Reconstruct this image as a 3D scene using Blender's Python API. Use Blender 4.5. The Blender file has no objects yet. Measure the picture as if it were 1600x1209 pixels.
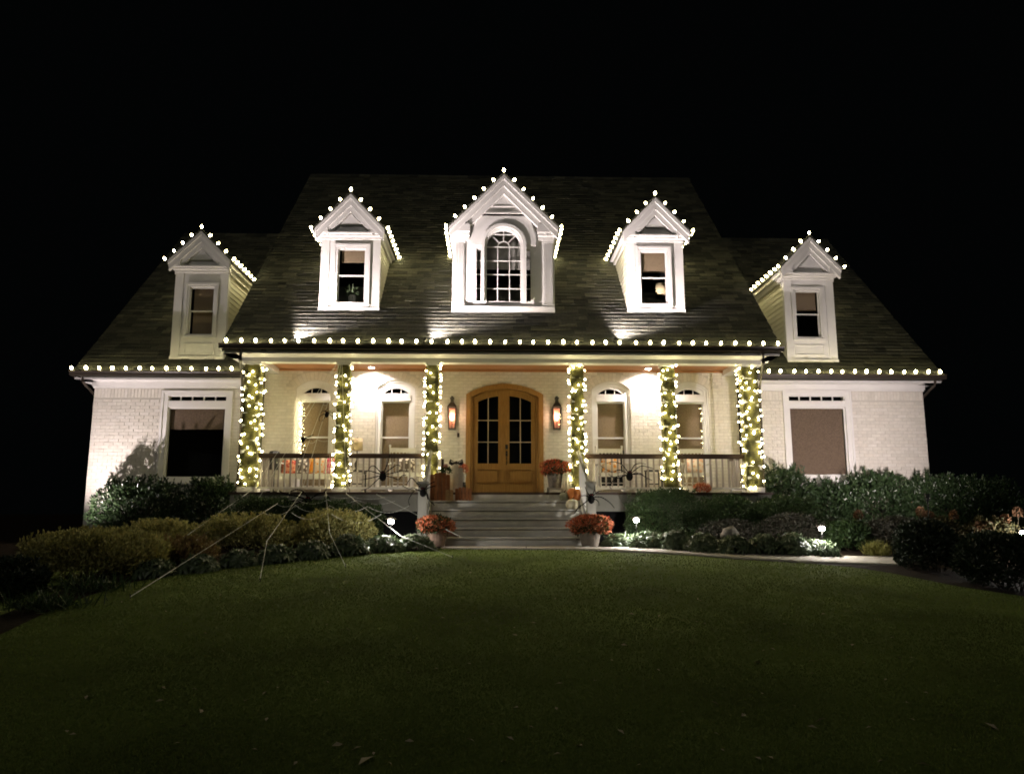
import bpy, math, random
import numpy as np
from mathutils import Vector, Matrix
random.seed(7); RNG = np.random.default_rng(11)
scn = bpy.context.scene
C = scn.collection
R_ = math.radians
# ------------------------------------------------------------------ camera, sky, exposure
EYE = 0.65
PITCH, YAW, F = R_(9.25), R_(1.5), 1202.0
cd = bpy.data.cameras.new('camera'); cam = bpy.data.objects.new('camera', cd); C.objects.link(cam)
cam.location = (0, 0, EYE); cam.rotation_euler = (math.pi/2+PITCH, 0, -YAW)
cd.sensor_width = 36; cd.lens = F/1600*36; cd.clip_end = 600; cd.clip_start = .05
scn.camera = cam
wd = bpy.data.worlds.new('World'); scn.world = wd; wd.use_nodes = True
wn = wd.node_tree.nodes; wl = wd.node_tree.links; wn.clear()
wo = wn.new('ShaderNodeOutputWorld'); wb = wn.new('ShaderNodeBackground')
wb.inputs[0].default_value = (.75, .95, 1, 1); wb.inputs[1].default_value = .0006
wl.new(wb.outputs[0], wo.inputs[0])
vs = scn.view_settings
vs.view_transform = 'Standard'; vs.look = 'None'; vs.exposure = .75; vs.gamma = 1; vs.use_curve_mapping = False
cy = scn.cycles
cy.filter_width = 1.8; cy.use_denoising = True; cy.max_bounces = 6; cy.diffuse_bounces = 3; cy.glossy_bounces = 3
cy.transparent_max_bounces = 12; cy.sample_clamp_indirect = 3.0; cy.caustics_reflective = False; cy.caustics_refractive = False
try: cy.use_light_tree = True
except Exception: pass
sl_ = bpy.data.lights.new('street_glow', 'SUN'); sl_.energy = .11; sl_.angle = R_(8); sl_.color = (1, .95, .84)
so_ = bpy.data.objects.new('street_glow', sl_); C.objects.link(so_); so_.rotation_euler = (R_(58), 0, R_(-12))
# light levels (all real lamps of the place)
E_BULB, E_MINI, W_FLOOD, W_PORCH, W_UP, W_PATH, W_LANT = 36.0, 46.0, 125.0, 46.0, 62.0, 36.0, 4.5
COL_BULB = (1.0, .865, .44); COL_FLOOD = (1.0, .85, .83)

# ------------------------------------------------------------------ pixel ray helpers (measured once, give world points)
Fv = np.array([math.sin(YAW)*math.cos(PITCH), math.cos(YAW)*math.cos(PITCH), math.sin(PITCH)])
Rv = np.array([math.cos(YAW), -math.sin(YAW), 0]); Uv = np.cross(Rv, Fv)
def ray(px, py): return Fv+Rv*(px-800)/F+Uv*(604.5-py)/F
def at(px, py, Y):
    d = ray(px, py); p = d*Y/d[1]; return Vector((p[0], p[1], p[2]+EYE))
def AX(px, py, Y): return at(px, py, Y).x
def AZ(px, py, Y): return at(px, py, Y).z
def ground(x, y):
    x = np.asarray(x, float); y = np.asarray(y, float)
    b = -.95*np.clip((14.4-y)/14.4, 0, 3)**1.2
    t = np.clip((16.5-y)/6, 0, 1); t = t*t*(3-2*t)
    lat = .012*np.clip(np.abs(x-.3)-2, 0, 12)**2*t
    return b-lat
def gz(x, y): return float(ground(x, y))
def G(px, py):
    d = ray(px, py); lo = 2.0
    for i in range(4000):
        p = d*lo/d[1]
        if p[2]+EYE <= gz(p[0], p[1]): break
        lo += .01
    return Vector((p[0], p[1], gz(p[0], p[1])))

# ------------------------------------------------------------------ objects
WL = {}
def tag(o, label=None, cat=None, group=None, kind=None):
    if label: o['label'] = label
    if cat: o['category'] = cat
    if group: o['group'] = group
    if kind: o['kind'] = kind
    return o
def thing(name, loc, label=None, cat=None, group=None):
    o = bpy.data.objects.new(name, None); C.objects.link(o); o.location = loc; o.empty_display_size = .1
    WL[o] = Vector(loc); return tag(o, label, cat, group)
def link(name, me, mat, parent=None, loc=None):
    if mat is not None and len(me.materials) == 0: me.materials.append(mat)
    o = bpy.data.objects.new(name, me); C.objects.link(o)
    if parent is not None: o.parent = parent
    if loc is not None: o.location = loc
    WL[o] = WL.get(parent, Vector((0, 0, 0)))+(Vector(loc) if loc is not None else Vector((0, 0, 0)))
    return o
def np_mesh(name, V, polys, smooth=False):
    """V (n,3); polys list of (m,k) index arrays"""
    me = bpy.data.meshes.new(name)
    V = np.asarray(V, np.float32); me.vertices.add(len(V)); me.vertices.foreach_set('co', V.ravel())
    idx = np.concatenate([p.ravel() for p in polys]).astype(np.int32)
    tot = np.concatenate([np.full(len(p), p.shape[1], np.int32) for p in polys])
    st = np.concatenate([[0], np.cumsum(tot)[:-1]]).astype(np.int32)
    me.loops.add(len(idx)); me.loops.foreach_set('vertex_index', idx)
    me.polygons.add(len(tot)); me.polygons.foreach_set('loop_start', st)
    try: me.polygons.foreach_set('loop_total', tot)
    except Exception: pass
    if smooth: me.polygons.foreach_set('use_smooth', np.ones(len(tot), bool))
    me.update(calc_edges=True); me.validate()
    return me
class MB:
    def __init__(s): s.v = []; s.f = []
    def add(s, vs_, fs):
        n = len(s.v); s.v += [tuple(v) for v in vs_]; s.f += [tuple(i+n for i in f) for f in fs]; return s
    def box(s, x0, x1, y0, y1, z0, z1):
        return s.add([(x0,y0,z0),(x1,y0,z0),(x1,y1,z0),(x0,y1,z0),(x0,y0,z1),(x1,y0,z1),(x1,y1,z1),(x0,y1,z1)],
            [(0,3,2,1),(4,5,6,7),(0,1,5,4),(1,2,6,5),(2,3,7,6),(3,0,4,7)])
    def pxz(s, poly, y0, y1):
        n = len(poly)
        a = sum(poly[i][0]*poly[(i+1)%n][1]-poly[(i+1)%n][0]*poly[i][1] for i in range(n))
        if a < 0: poly = poly[::-1]
        return s.add([(x,y0,z) for x,z in poly]+[(x,y1,z) for x,z in poly],
            [tuple(range(n)), tuple(range(2*n-1,n-1,-1))]+[(i,i+n,(i+1)%n+n,(i+1)%n) for i in range(n)])
    def pyz(s, poly, x0, x1):
        n = len(poly)
        a = sum(poly[i][0]*poly[(i+1)%n][1]-poly[(i+1)%n][0]*poly[i][1] for i in range(n))
        if a < 0: poly = poly[::-1]
        return s.add([(x0,y,z) for y,z in poly]+[(x1,y,z) for y,z in poly],
            [tuple(range(n-1,-1,-1)), tuple(range(n,2*n))]+[(i,(i+1)%n,(i+1)%n+n,i+n) for i in range(n)])
    def ring(s, A, B, y0, y1, closed=True):
        """A outer, B inner loops (x,z) of equal length; solid ring between y0 (front) and y1"""
        n = len(A); V = [(x,y0,z) for x,z in A]+[(x,y0,z) for x,z in B]+[(x,y1,z) for x,z in A]+[(x,y1,z) for x,z in B]
        fs = []
        for i in range(n if closed else n-1):
            j = (i+1)%n
            fs += [(i,i+n,j+n,j),(2*n+i,2*n+j,3*n+j,3*n+i),(i,j,2*n+j,2*n+i),(n+i,3*n+i,3*n+j,n+j)]
        if not closed:
            for i in (0, n-1): fs.append((i,2*n+i,3*n+i,n+i))
        return s.add(V, fs)
    def tube(s, pts, r, n=6, cap=True):
        pts = [Vector(p) for p in pts]; m = len(pts)
        rs = r if isinstance(r, (list, tuple)) else [r]*m
        V = []; up0 = None
        for i, p in enumerate(pts):
            t = (pts[min(i+1,m-1)]-pts[max(i-1,0)])
            if t.length < 1e-9: t = Vector((0,0,1))
            t.normalize()
            if up0 is None: up0 = Vector((0,0,1)) if abs(t.z) < .9 else Vector((1,0,0))
            a = t.cross(up0)
            if a.length < 1e-6: a = t.orthogonal()
            a.normalize(); b = t.cross(a); up0 = b if abs(b.dot(t)) < .5 else up0; up0 = -a.cross(t) if False else up0
            for k in range(n):
                q = 2*math.pi*k/n; V.append(p+(a*math.cos(q)+b*math.sin(q))*rs[i])
        fs = [(i*n+k, i*n+(k+1)%n, (i+1)*n+(k+1)%n, (i+1)*n+k) for i in range(m-1) for k in range(n)]
        if cap: fs += [tuple(range(n-1,-1,-1)), tuple(range((m-1)*n, m*n))]
        return s.add(V, fs)
    def lathe(s, prof, c=(0,0,0), n=12, wob=None):
        V = []; m = len(prof)
        for r, z in prof:
            for k in range(n):
                q = 2*math.pi*k/n; rr = r*(1+(wob(q, z) if wob else 0))
                V.append((c[0]+rr*math.cos(q), c[1]+rr*math.sin(q), c[2]+z))
        fs = [(i*n+k, i*n+(k+1)%n, (i+1)*n+(k+1)%n, (i+1)*n+k) for i in range(m-1) for k in range(n)]
        fs += [tuple(range(n-1,-1,-1)), tuple(range((m-1)*n, m*n))]
        return s.add(V, fs)
    def ell(s, c, r, n=10, m=6):
        return s.lathe_s(c, r, n, m)
    def lathe_s(s, c, r, n, m):
        V = []; 
        for i in range(m+1):
            a = -math.pi/2+math.pi*i/m; a = max(-1.5, min(1.5, a))
            for k in range(n):
                q = 2*math.pi*k/n
                V.append((c[0]+r[0]*math.cos(a)*math.cos(q), c[1]+r[1]*math.cos(a)*math.sin(q), c[2]+r[2]*math.sin(a)))
        fs = [(i*n+k, i*n+(k+1)%n, (i+1)*n+(k+1)%n, (i+1)*n+k) for i in range(m) for k in range(n)]
        fs += [tuple(range(n-1,-1,-1)), tuple(range(m*n, (m+1)*n))]
        return s.add(V, fs)
    def build(s, name, mat, parent=None, smooth=False):
        me = bpy.data.meshes.new(name)
        o = WL.get(parent, Vector((0,0,0)))
        me.from_pydata([(v[0]-o.x, v[1]-o.y, v[2]-o.z) for v in s.v], [], s.f)
        if smooth:
            for p in me.polygons: p.use_smooth = True
        me.update()
        return link(name, me, mat, parent)
def copy_tree(o, parent=None):
    c = o.copy(); C.objects.link(c)
    if parent is not None: c.parent = parent
    for ch in list(o.children): copy_tree(ch, c)
    return c

# ------------------------------------------------------------------ materials
def mat(name, col, rough=.6, spec=.4, noise=0, nscale=20, bump=0, bscale=60, metal=0, vary=None, rand=None, detail=4):
    m = bpy.data.materials.new(name); m.use_nodes = True; nt = m.node_tree; N = nt.nodes; L = nt.links
    b = N['Principled BSDF']; b.inputs['Roughness'].default_value = rough; b.inputs['Metallic'].default_value = metal
    b.inputs['Specular IOR Level'].default_value = spec; b.inputs['Base Color'].default_value = (*col, 1)
    tc = N.new('ShaderNodeTexCoord'); out = None
    if rand:     # colours picked per piece
        g = N.new('ShaderNodeNewGeometry'); oi = N.new('ShaderNodeObjectInfo'); ad = N.new('ShaderNodeMath'); ad.operation = 'ADD'
        fr = N.new('ShaderNodeMath'); fr.operation = 'FRACT'
        L.new(g.outputs['Random Per Island'], ad.inputs[0]); L.new(oi.outputs['Random'], ad.inputs[1]); L.new(ad.outputs[0], fr.inputs[0])
        cr = N.new('ShaderNodeValToRGB'); cr.color_ramp.interpolation = 'LINEAR'
        els = cr.color_ramp.elements
        while len(els) < len(rand): els.new(.5)
        for i, c in enumerate(rand): els[i].position = i/(len(rand)-1); els[i].color = (*c, 1)
        L.new(fr.outputs[0], cr.inputs[0]); out = cr.outputs[0]
    if noise:
        nz = N.new('ShaderNodeTexNoise'); nz.inputs['Scale'].default_value = nscale; nz.inputs['Detail'].default_value = detail
        L.new(tc.outputs['Object'], nz.inputs['Vector'])
        mr = N.new('ShaderNodeMapRange'); mr.inputs['From Min'].default_value = .3; mr.inputs['From Max'].default_value = .7
        mr.inputs['To Min'].default_value = 1-noise; mr.inputs['To Max'].default_value = 1+noise; L.new(nz.outputs['Fac'], mr.inputs[0])
        mx = N.new('ShaderNodeMix'); mx.data_type = 'RGBA'; mx.blend_type = 'MULTIPLY'; mx.inputs[0].default_value = 1
        if out is not None: L.new(out, mx.inputs[6])
        else: mx.inputs[6].default_value = (*col, 1)
        L.new(mr.outputs[0], mx.inputs[7]); out = mx.outputs[2]
    if out is not None: L.new(out, b.inputs['Base Color'])
    if bump:
        n2 = N.new('ShaderNodeTexNoise'); n2.inputs['Scale'].default_value = bscale; n2.inputs['Detail'].default_value = 5
        L.new(tc.outputs['Object'], n2.inputs['Vector'])
        bp = N.new('ShaderNodeBump'); bp.inputs['Strength'].default_value = bump; bp.inputs['Distance'].default_value = .02
        L.new(n2.outputs['Fac'], bp.inputs['Height']); L.new(bp.outputs[0], b.inputs['Normal'])
    return m
def leafmat(name, cols, rough=.5, spec=.4, trans=.2, noise=.22, nscale=3.5):
    m = mat(name, cols[0], rough, spec, rand=cols, noise=noise, nscale=nscale)
    nt = m.node_tree; N = nt.nodes; L = nt.links; b = N['Principled BSDF']
    src = b.inputs['Base Color'].links[0].from_socket
    t = N.new('ShaderNodeBsdfTranslucent'); mx = N.new('ShaderNodeMixShader'); mx.inputs[0].default_value = trans
    L.new(src, t.inputs[0]); L.new(b.outputs[0], mx.inputs[1]); L.new(t.outputs[0], mx.inputs[2])
    L.new(mx.outputs[0], N['Material Output'].inputs[0]); return m
def emat(name, col, strength, edge=None):
    m = bpy.data.materials.new(name); m.use_nodes = True; nt = m.node_tree; N = nt.nodes; L = nt.links; N.clear()
    o = N.new('ShaderNodeOutputMaterial'); e = N.new('ShaderNodeEmission')
    e.inputs[0].default_value = (*col, 1); e.inputs[1].default_value = strength
    L.new(e.outputs[0], o.inputs[0]); return m
def woodmat(name, a, b_, axis, scale=6, rough=.45):
    m = mat(name, a, rough); nt = m.node_tree; N = nt.nodes; L = nt.links; b = N['Principled BSDF']
    tc = N.new('ShaderNodeTexCoord'); mp = N.new('ShaderNodeMapping'); L.new(tc.outputs['Object'], mp.inputs[0])
    sc = [scale*6]*3; sc[axis] = scale*.5; mp.inputs['Scale'].default_value = sc
    nz = N.new('ShaderNodeTexNoise'); nz.inputs['Scale'].default_value = 1.3; nz.inputs['Detail'].default_value = 6; nz.inputs['Distortion'].default_value = .6
    L.new(mp.outputs[0], nz.inputs['Vector'])
    cr = N.new('ShaderNodeValToRGB'); cr.color_ramp.elements[0].position = .3; cr.color_ramp.elements[1].position = .72
    cr.color_ramp.elements[0].color = (*b_, 1); cr.color_ramp.elements[1].color = (*a, 1)
    L.new(nz.outputs['Fac'], cr.inputs[0]); L.new(cr.outputs[0], b.inputs['Base Color']); return m
def glassmat():
    m = bpy.data.materials.new('window_glass'); m.use_nodes = True; nt = m.node_tree; N = nt.nodes; L = nt.links; N.clear()
    o = N.new('ShaderNodeOutputMaterial'); t = N.new('ShaderNodeBsdfTransparent'); t.inputs[0].default_value = (.96,.97,.96,1)
    g = N.new('ShaderNodeBsdfGlossy'); g.inputs['Roughness'].default_value = .02; g.inputs[0].default_value = (.9,.9,.9,1)
    lw_ = N.new('ShaderNodeLayerWeight'); lw_.inputs[0].default_value = .5
    pw = N.new('ShaderNodeMath'); pw.operation = 'POWER'; pw.inputs[1].default_value = 5; L.new(lw_.outputs['Facing'], pw.inputs[0])
    fr = N.new('ShaderNodeMath'); fr.operation = 'MULTIPLY_ADD'; fr.inputs[1].default_value = .92; fr.inputs[2].default_value = .05; L.new(pw.outputs[0], fr.inputs[0])
    mx = N.new('ShaderNodeMixShader'); L.new(fr.outputs[0], mx.inputs[0]); L.new(t.outputs[0], mx.inputs[1]); L.new(g.outputs[0], mx.inputs[2])
    L.new(mx.outputs[0], o.inputs[0]); return m
M = {}
M['brick'] = mat('white_painted_brick', (.72,.68,.61), .55, .35, noise=.07, nscale=14, bump=.35, bscale=45, rand=[(.66,.63,.56),(.74,.71,.64),(.70,.66,.585),(.75,.72,.66)])
M['mortar'] = mat('painted_mortar', (.60,.57,.51), .75, .2, bump=.4, bscale=60)
M['trim'] = mat('white_trim_paint', (.76,.75,.73), .4, .4, noise=.035, nscale=4, bump=.04, bscale=30)
M['cream'] = mat('cream_siding_paint', (.70,.68,.56), .5, .35, noise=.04, nscale=5)
M['shingle'] = mat('asphalt_shingle', (.07,.065,.055), .82, .3, noise=.25, nscale=30, bump=.9, bscale=160,
    rand=[(.026,.027,.023),(.095,.096,.072),(.045,.047,.037),(.130,.128,.092),(.034,.036,.031),(.072,.076,.058)])
M['bronze'] = mat('dark_bronze_metal', (.045,.036,.028), .35, .5, noise=.15, nscale=8)
M['black'] = mat('black_metal', (.012,.012,.012), .4, .5)
M['dark'] = mat('painted_room_dark', (.010,.010,.012), .9, .1)  # near-black colour stands in for unlit interiors
M['void'] = mat('painted_crawlspace_dark', (.02,.02,.022), .9, .1)  # near-black colour stands in for the shade under the porch
M['stone'] = mat('grey_step_paint', (.60,.58,.53), .6, .3, noise=.1, nscale=6, bump=.15, bscale=40)
M['fascia'] = mat('grey_porch_skirt', (.30,.29,.25), .6, .3, noise=.08, nscale=5)
M['concrete'] = mat('pale_concrete', (.46,.43,.38), .8, .2, noise=.15, nscale=5, bump=.3, bscale=70)
M['door'] = woodmat('honey_oak_door', (.36,.205,.06), (.25,.13,.032), 2)
M['bar'] = mat('tan_glazing_bar', (.40,.32,.24), .5)
M['copper'] = mat('reflector_copper', (.62,.30,.22), .5, .4, noise=.2, nscale=14)
M['bal'] = mat('backlit_baluster_tone', (.40,.36,.32), .5, .35)  # white balusters darkened, their backlit shade put into the colour
M['shade2'] = mat('dark_woven_shade', (.22,.155,.115), .8, .15, noise=.15, nscale=30)
M['ceil'] = woodmat('stained_pine_ceiling', (.55,.27,.12), (.38,.17,.07), 0)
M['darkwood'] = woodmat('dark_rail_wood', (.085,.05,.032), (.05,.03,.02), 0)
M['shade'] = mat('woven_brown_shade', (.40,.295,.20), .8, .15, noise=.12, nscale=40)
M['glass'] = glassmat(); M['greyshade'] = mat('grey_roman_shade', (.42,.40,.38), .8, .15)
M['wrap'] = mat('olive_column_wrap', (.12,.112,.036), .7, .25, noise=.8, nscale=6, bump=.6, bscale=50)
M['bulb'] = emat('warm_bulb', COL_BULB, E_BULB); M['mini'] = emat('warm_mini_bulb', COL_BULB, E_MINI)
M['wire'] = mat('dark_green_wire', (.02,.03,.015), .6)
M['pwire'] = mat('white_rope', (.75,.75,.72), .8, .2)
M['fuzz'] = mat('black_fuzzy_plush', (.010,.010,.010), .95, .1, bump=1, bscale=120)
M['white'] = mat('white_furniture_paint', (.74,.72,.68), .45, .35, noise=.05, nscale=10)
M['flame'] = emat('gas_flame', (1,.5,.3), 22)
M['lens'] = emat('lamp_lens', (1,.93,.85), 60); M['pathlens'] = emat('path_light_lens', (1,.93,.85), 30)
M['lampshade'] = mat('linen_lampshade', (.62,.5,.32), .8, .2)
M['terracotta'] = mat('weathered_terracotta', (.25,.17,.13), .8, .2, noise=.25, nscale=12, bump=.3)
M['pot'] = mat('grey_brown_pot', (.19,.165,.14), .75, .25, noise=.3, nscale=10, bump=.3)
M['mulch'] = mat('dark_bark_mulch', (.022,.015,.010), .95, .1, noise=.5, nscale=25, bump=1, bscale=30)
M['lawn'] = mat('lawn_soil_and_thatch', (.13,.175,.048), .95, .1, noise=.4, nscale=.7, bump=.8, bscale=60, detail=9)

# ------------------------------------------------------------------ ground
def sheet(name, poly_fn_x, ys, n, dz, m, kind):
    V = []; 
    for y in ys:
        x0, x1 = poly_fn_x(y)
        for k in range(n+1):
            x = x0+(x1-x0)*k/n; V.append((x, y, gz(x, y)+dz))
    q = np.array([(j*(n+1)+k, j*(n+1)+k+1, (j+1)*(n+1)+k+1, (j+1)*(n+1)+k) for j in range(len(ys)-1) for k in range(n)])
    o = link(name, np_mesh(name, V, [q], True), m); return tag(o, kind=kind)
xs = np.concatenate([[-300,-120,-50,-25], np.linspace(-16, 16, 97), [25,50,120,300]])
ys = np.concatenate([[-60,-20,-8,-3], np.linspace(0, 20, 81), [26,35,60,120,300]])
XX, YY = np.meshgrid(xs, ys); ZZ = ground(XX, YY)
V = np.stack([XX.ravel(), YY.ravel(), ZZ.ravel()], 1); nx = len(xs)
q = np.array([(j*nx+k, j*nx+k+1, (j+1)*nx+k+1, (j+1)*nx+k) for j in range(len(ys)-1) for k in range(nx-1)])
tag(link('lawn', np_mesh('lawn', V, [q], True), M['lawn']), kind='structure')
# lawn edge measured along the beds
LE = [G(*p) for p in ((-260,1075),(-120,1030),(0,992),(100,944),(200,911),(300,893),(400,880),(500,871),(600,864),(688,858))]
RE = [G(*p) for p in ((930,861),(1060,867),(1165,875),(1260,880.5),(1330,886),(1400,897),(1500,917),(1600,932),(1760,955),(1900,980))]
def strip(name, edge, back_fn, n, dz, m, kind='structure', thick=0):
    """sheet from an edge polyline back to back_fn(point) following the ground"""
    pts = []
    for a, b in zip(edge[:-1], edge[1:]):
        for k in range(6): pts.append(a.lerp(b, k/6))
    pts.append(edge[-1]); V = []
    for p in pts:
        qd = back_fn(p)
        for k in range(n+1):
            c = p.lerp(qd, k/n); V.append((c.x, c.y, gz(c.x, c.y)+dz))
    m1 = len(pts)
    qd = np.array([(j*(n+1)+k, (j+1)*(n+1)+k, (j+1)*(n+1)+k+1, j*(n+1)+k+1) for j in range(m1-1) for k in range(n)])
    polys = [qd]
    if thick:
        nb = len(V); V += [(v[0], v[1], v[2]-thick) for v in V]
        qs = [(j*(n+1), nb+j*(n+1), nb+(j+1)*(n+1), (j+1)*(n+1)) for j in range(m1-1)]
        qs += [(j*(n+1)+n, (j+1)*(n+1)+n, nb+(j+1)*(n+1)+n, nb+j*(n+1)+n) for j in range(m1-1)]
        polys.append(np.array(qs))
    o = link(name, np_mesh(name, V, polys, False), m); return tag(o, kind=kind)
strip('planting_bed', LE, lambda p: Vector((min(p.x*1.25, p.x+.0) if p.x > -3 else p.x*1.5, 17.7, 0)), 14, .006, M['mulch'])
WT = [G(*p) for p in ((690,853.5),(900,854),(1005,857),(1097,862.5),(1207,866.5),(1320,869.5),(1409,872))]
WB = [G(*p) for p in ((690,857.5),(900,859.4),(1057,866),(1162,874),(1260,880),(1345,883),(1409,884.5))]
strip('planting_bed', RE, lambda p: Vector((p.x*(1.0+.25*max(0, (p.x-2))/10), 17.7, 0)), 14, .006, M['mulch'])
for xa, xb in ((-301, -6.95), (10.85, 301)):  # added dark sheets, night darkness of the side yards put into colour
    xs2 = np.concatenate([[xa, -120, -50, -25], np.linspace(-16, xb, 40)]) if xa < 0 else np.concatenate([np.linspace(xa, 16, 24), [25, 50, 120, xb]])
    ys2 = np.concatenate([np.linspace(5.5 if xa < 0 else 10.5, 24, 38), [30, 45, 80, 140, 301]]); X2, Y2 = np.meshgrid(xs2, ys2)
    V = np.stack([X2.ravel(), Y2.ravel(), ground(X2, Y2).ravel()+.02], 1); m2 = len(xs2)
    q = np.array([(j*m2+k, j*m2+k+1, (j+1)*m2+k+1, (j+1)*m2+k) for j in range(len(ys2)-1) for k in range(m2-1)])
    tag(link('ground', np_mesh('ground', V, [q], True), M['mulch']), kind='structure')
def lerp_poly(poly, t):
    t *= len(poly)-1; i = min(int(t), len(poly)-2); return poly[i].lerp(poly[i+1], t-i)
pts = 40; V = []
for i in range(pts+1):
    a = lerp_poly(WB, i/pts); b = lerp_poly(WT, i/pts)
    for k in range(5):
        c = a.lerp(b, k/4); V.append((c.x, c.y, gz(c.x, c.y)+.02))
nb = len(V); V += [(v[0], v[1], v[2]-.1) for v in V]
qd = [(j*5+k, (j+1)*5+k, (j+1)*5+k+1, j*5+k+1) for j in range(pts) for k in range(4)]
qd += [(j*5, nb+j*5, nb+(j+1)*5, (j+1)*5) for j in range(pts)]+[(j*5+4, (j+1)*5+4, nb+(j+1)*5+4, nb+j*5+4) for j in range(pts)]
qd += [(k, k+1, nb+k+1, nb+k) for k in range(4)]+[(pts*5+k, nb+pts*5+k, nb+pts*5+k+1, pts*5+k+1) for k in range(4)]
tag(link('path', np_mesh('path', V, [np.array(qd)]), M['concrete']), kind='structure')

# ------------------------------------------------------------------ house
HX = .25
YW, YP, YC, YE = 17.7, 18.1, 16.5, 15.95          # wing wall, porch wall, column front, porch eave
ZF = 1.07                                          # porch floor
EX0, EX1 = -5.68, 6.18                             # porch roof ends
ZE = 4.15; SL = 1.009; YR = 22.75                  # eave top, slope, ridge
WX0, WX1 = -9.44, 10.45; WZE = 3.80; WSL = .963; WYE = 17.3
house = thing('house', (HX, 18, 0), 'large white painted brick house with five lit dormers and a columned porch', 'house')
ZR = ZE+SL*(YR-YE); WZR = WZE+WSL*(YR-WYE)
# --- bricks
FULL = []; STUFFB = MB()
BW, BH, BJ = .203, .0655, .0105
brick_me = None
def lay_bricks(x0, x1, z0, z1, yf, wall, openings):
    """openings: f(zmid) -> list of (xa,xb) blocked"""
    z = z0; row = 0
    while z+BH <= z1+.001:
        iv = [(x0, x1)]
        for op in openings:
            for a, b in op(z-.004, z+BH+.004):
                nv = []
                for p, q_ in iv:
                    if b <= p or a >= q_: nv.append((p, q_))
                    else:
                        if a > p: nv.append((p, a))
                        if b < q_: nv.append((b, q_))
                iv = nv
        off = (row%2)*(BW+BJ)/2
        for p, q_ in iv:
            k0 = math.floor((p-x0-off)/(BW+BJ)); x = x0+off+k0*(BW+BJ)
            while x < q_:
                a, b = max(x, p+.004), min(x+BW, q_-.004)
                if b-a > .035:
                    pr = .009+random.uniform(-.0025, .0035); zj = random.uniform(-.0015, .0015)
                    if b-a > BW-.001: FULL.append((x, yf, z+zj, pr, wall))
                    else: brick_stuff(a, b, yf, z+zj, pr)
                x += BW+BJ
        z += BH+BJ; row += 1
def brick_stuff(a, b, yf, z, pr):
    STUFFB.add([(a,yf-pr,z),(b,yf-pr,z),(b,yf-pr,z+BH),(a,yf-pr,z+BH),(a-.001,yf+.001,z),(b+.001,yf+.001,z),(b+.001,yf+.001,z+BH),(a-.001,yf+.001,z+BH)],
        [(0,1,2,3),(0,4,5,1),(1,5,6,2),(2,6,7,3),(3,7,4,0)])
def seg(cx, w, zs, h):   # circle through springline ends: returns centre z and radius
    Rr = (w*w+h*h)/(2*h); return zs+h-Rr, Rr
def arch_block(cx, w, z0, zs, h, grow=0):
    zc, Rr = seg(cx, w, zs, h)
    def f(za, zb):
        if zb < z0: return []
        if za < zs-.0: return [(cx-w-grow*.0, cx+w+grow*.0)] if True else []
        r2 = (Rr+grow)**2-(za-zc)**2
        if r2 <= 0: return []
        hw = math.sqrt(r2)
        return [(cx-hw, cx+hw)]
    return f
def rect_block(x0, x1, z0, z1):
    return lambda za, zb: [(x0, x1)] if (zb > z0 and za < z1) else []
def arch_loop(cx, w, z0, zs, h, n=14, inset=0):
    w2 = w-inset; zc, Rr = seg(cx, w, zs, h); Rr -= inset
    a0 = math.asin(min(1, w2/Rr)); pts = [(cx-w2, z0)]
    for k in range(n+1):
        a = -a0+2*a0*k/n; pts.append((cx+Rr*math.sin(a), zc+Rr*math.cos(a)))
    pts.append((cx+w2, z0)); return pts
def soldier_arch(cx, w, zs, h, yf, wall, depth=.2):
    zc, Rr = seg(cx, w, zs, h); a0 = math.asin(w/Rr)+.02; n = int(2*a0*Rr/.078)
    for k in range(n):
        a1 = -a0+2*a0*k/n+.004/Rr; a2 = -a0+2*a0*(k+1)/n-.006/Rr; pr = .010+random.uniform(-.002, .004)
        P4 = [(Rr+.006, a1), (Rr+.006, a2), (Rr+depth, a2), (Rr+depth, a1)]
        pp = [(cx+r*math.sin(a), zc+r*math.cos(a)) for r, a in P4][::-1]
        STUFFB.add([(x,yf-pr,z) for x,z in pp]+[(x,yf+.001,z) for x,z in pp], [(3,2,1,0),(0,1,5,4),(1,2,6,5),(2,3,7,6),(3,0,4,7)])
# porch windows (centre X), measured once
pwin = [AX(491.4,660,YP), AX(617.5,660,YP), AX(955,660,YP), AX(1079,660,YP)]
PW_C, PW_S = .465, .345                             # casing / sash half widths
PZ0 = ZF+.16; PZS = AZ(617,607,YP); PZT = AZ(617,594.5,YP); PZH = AZ(617,626,YP); PZM = AZ(617,684,YP); PZA = AZ(617,616,YP)
dcx = AX(788.5,690,YP); DW = AX(849,690,YP)-dcx; DZS = AZ(788,616.5,YP); DZT = AZ(788,600,YP)
WCEIL = 4.02
wall_p = MB().box(WX0+4.0, WX1-4.2, YP, YP+.25, ZF-.3, WCEIL)
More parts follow.
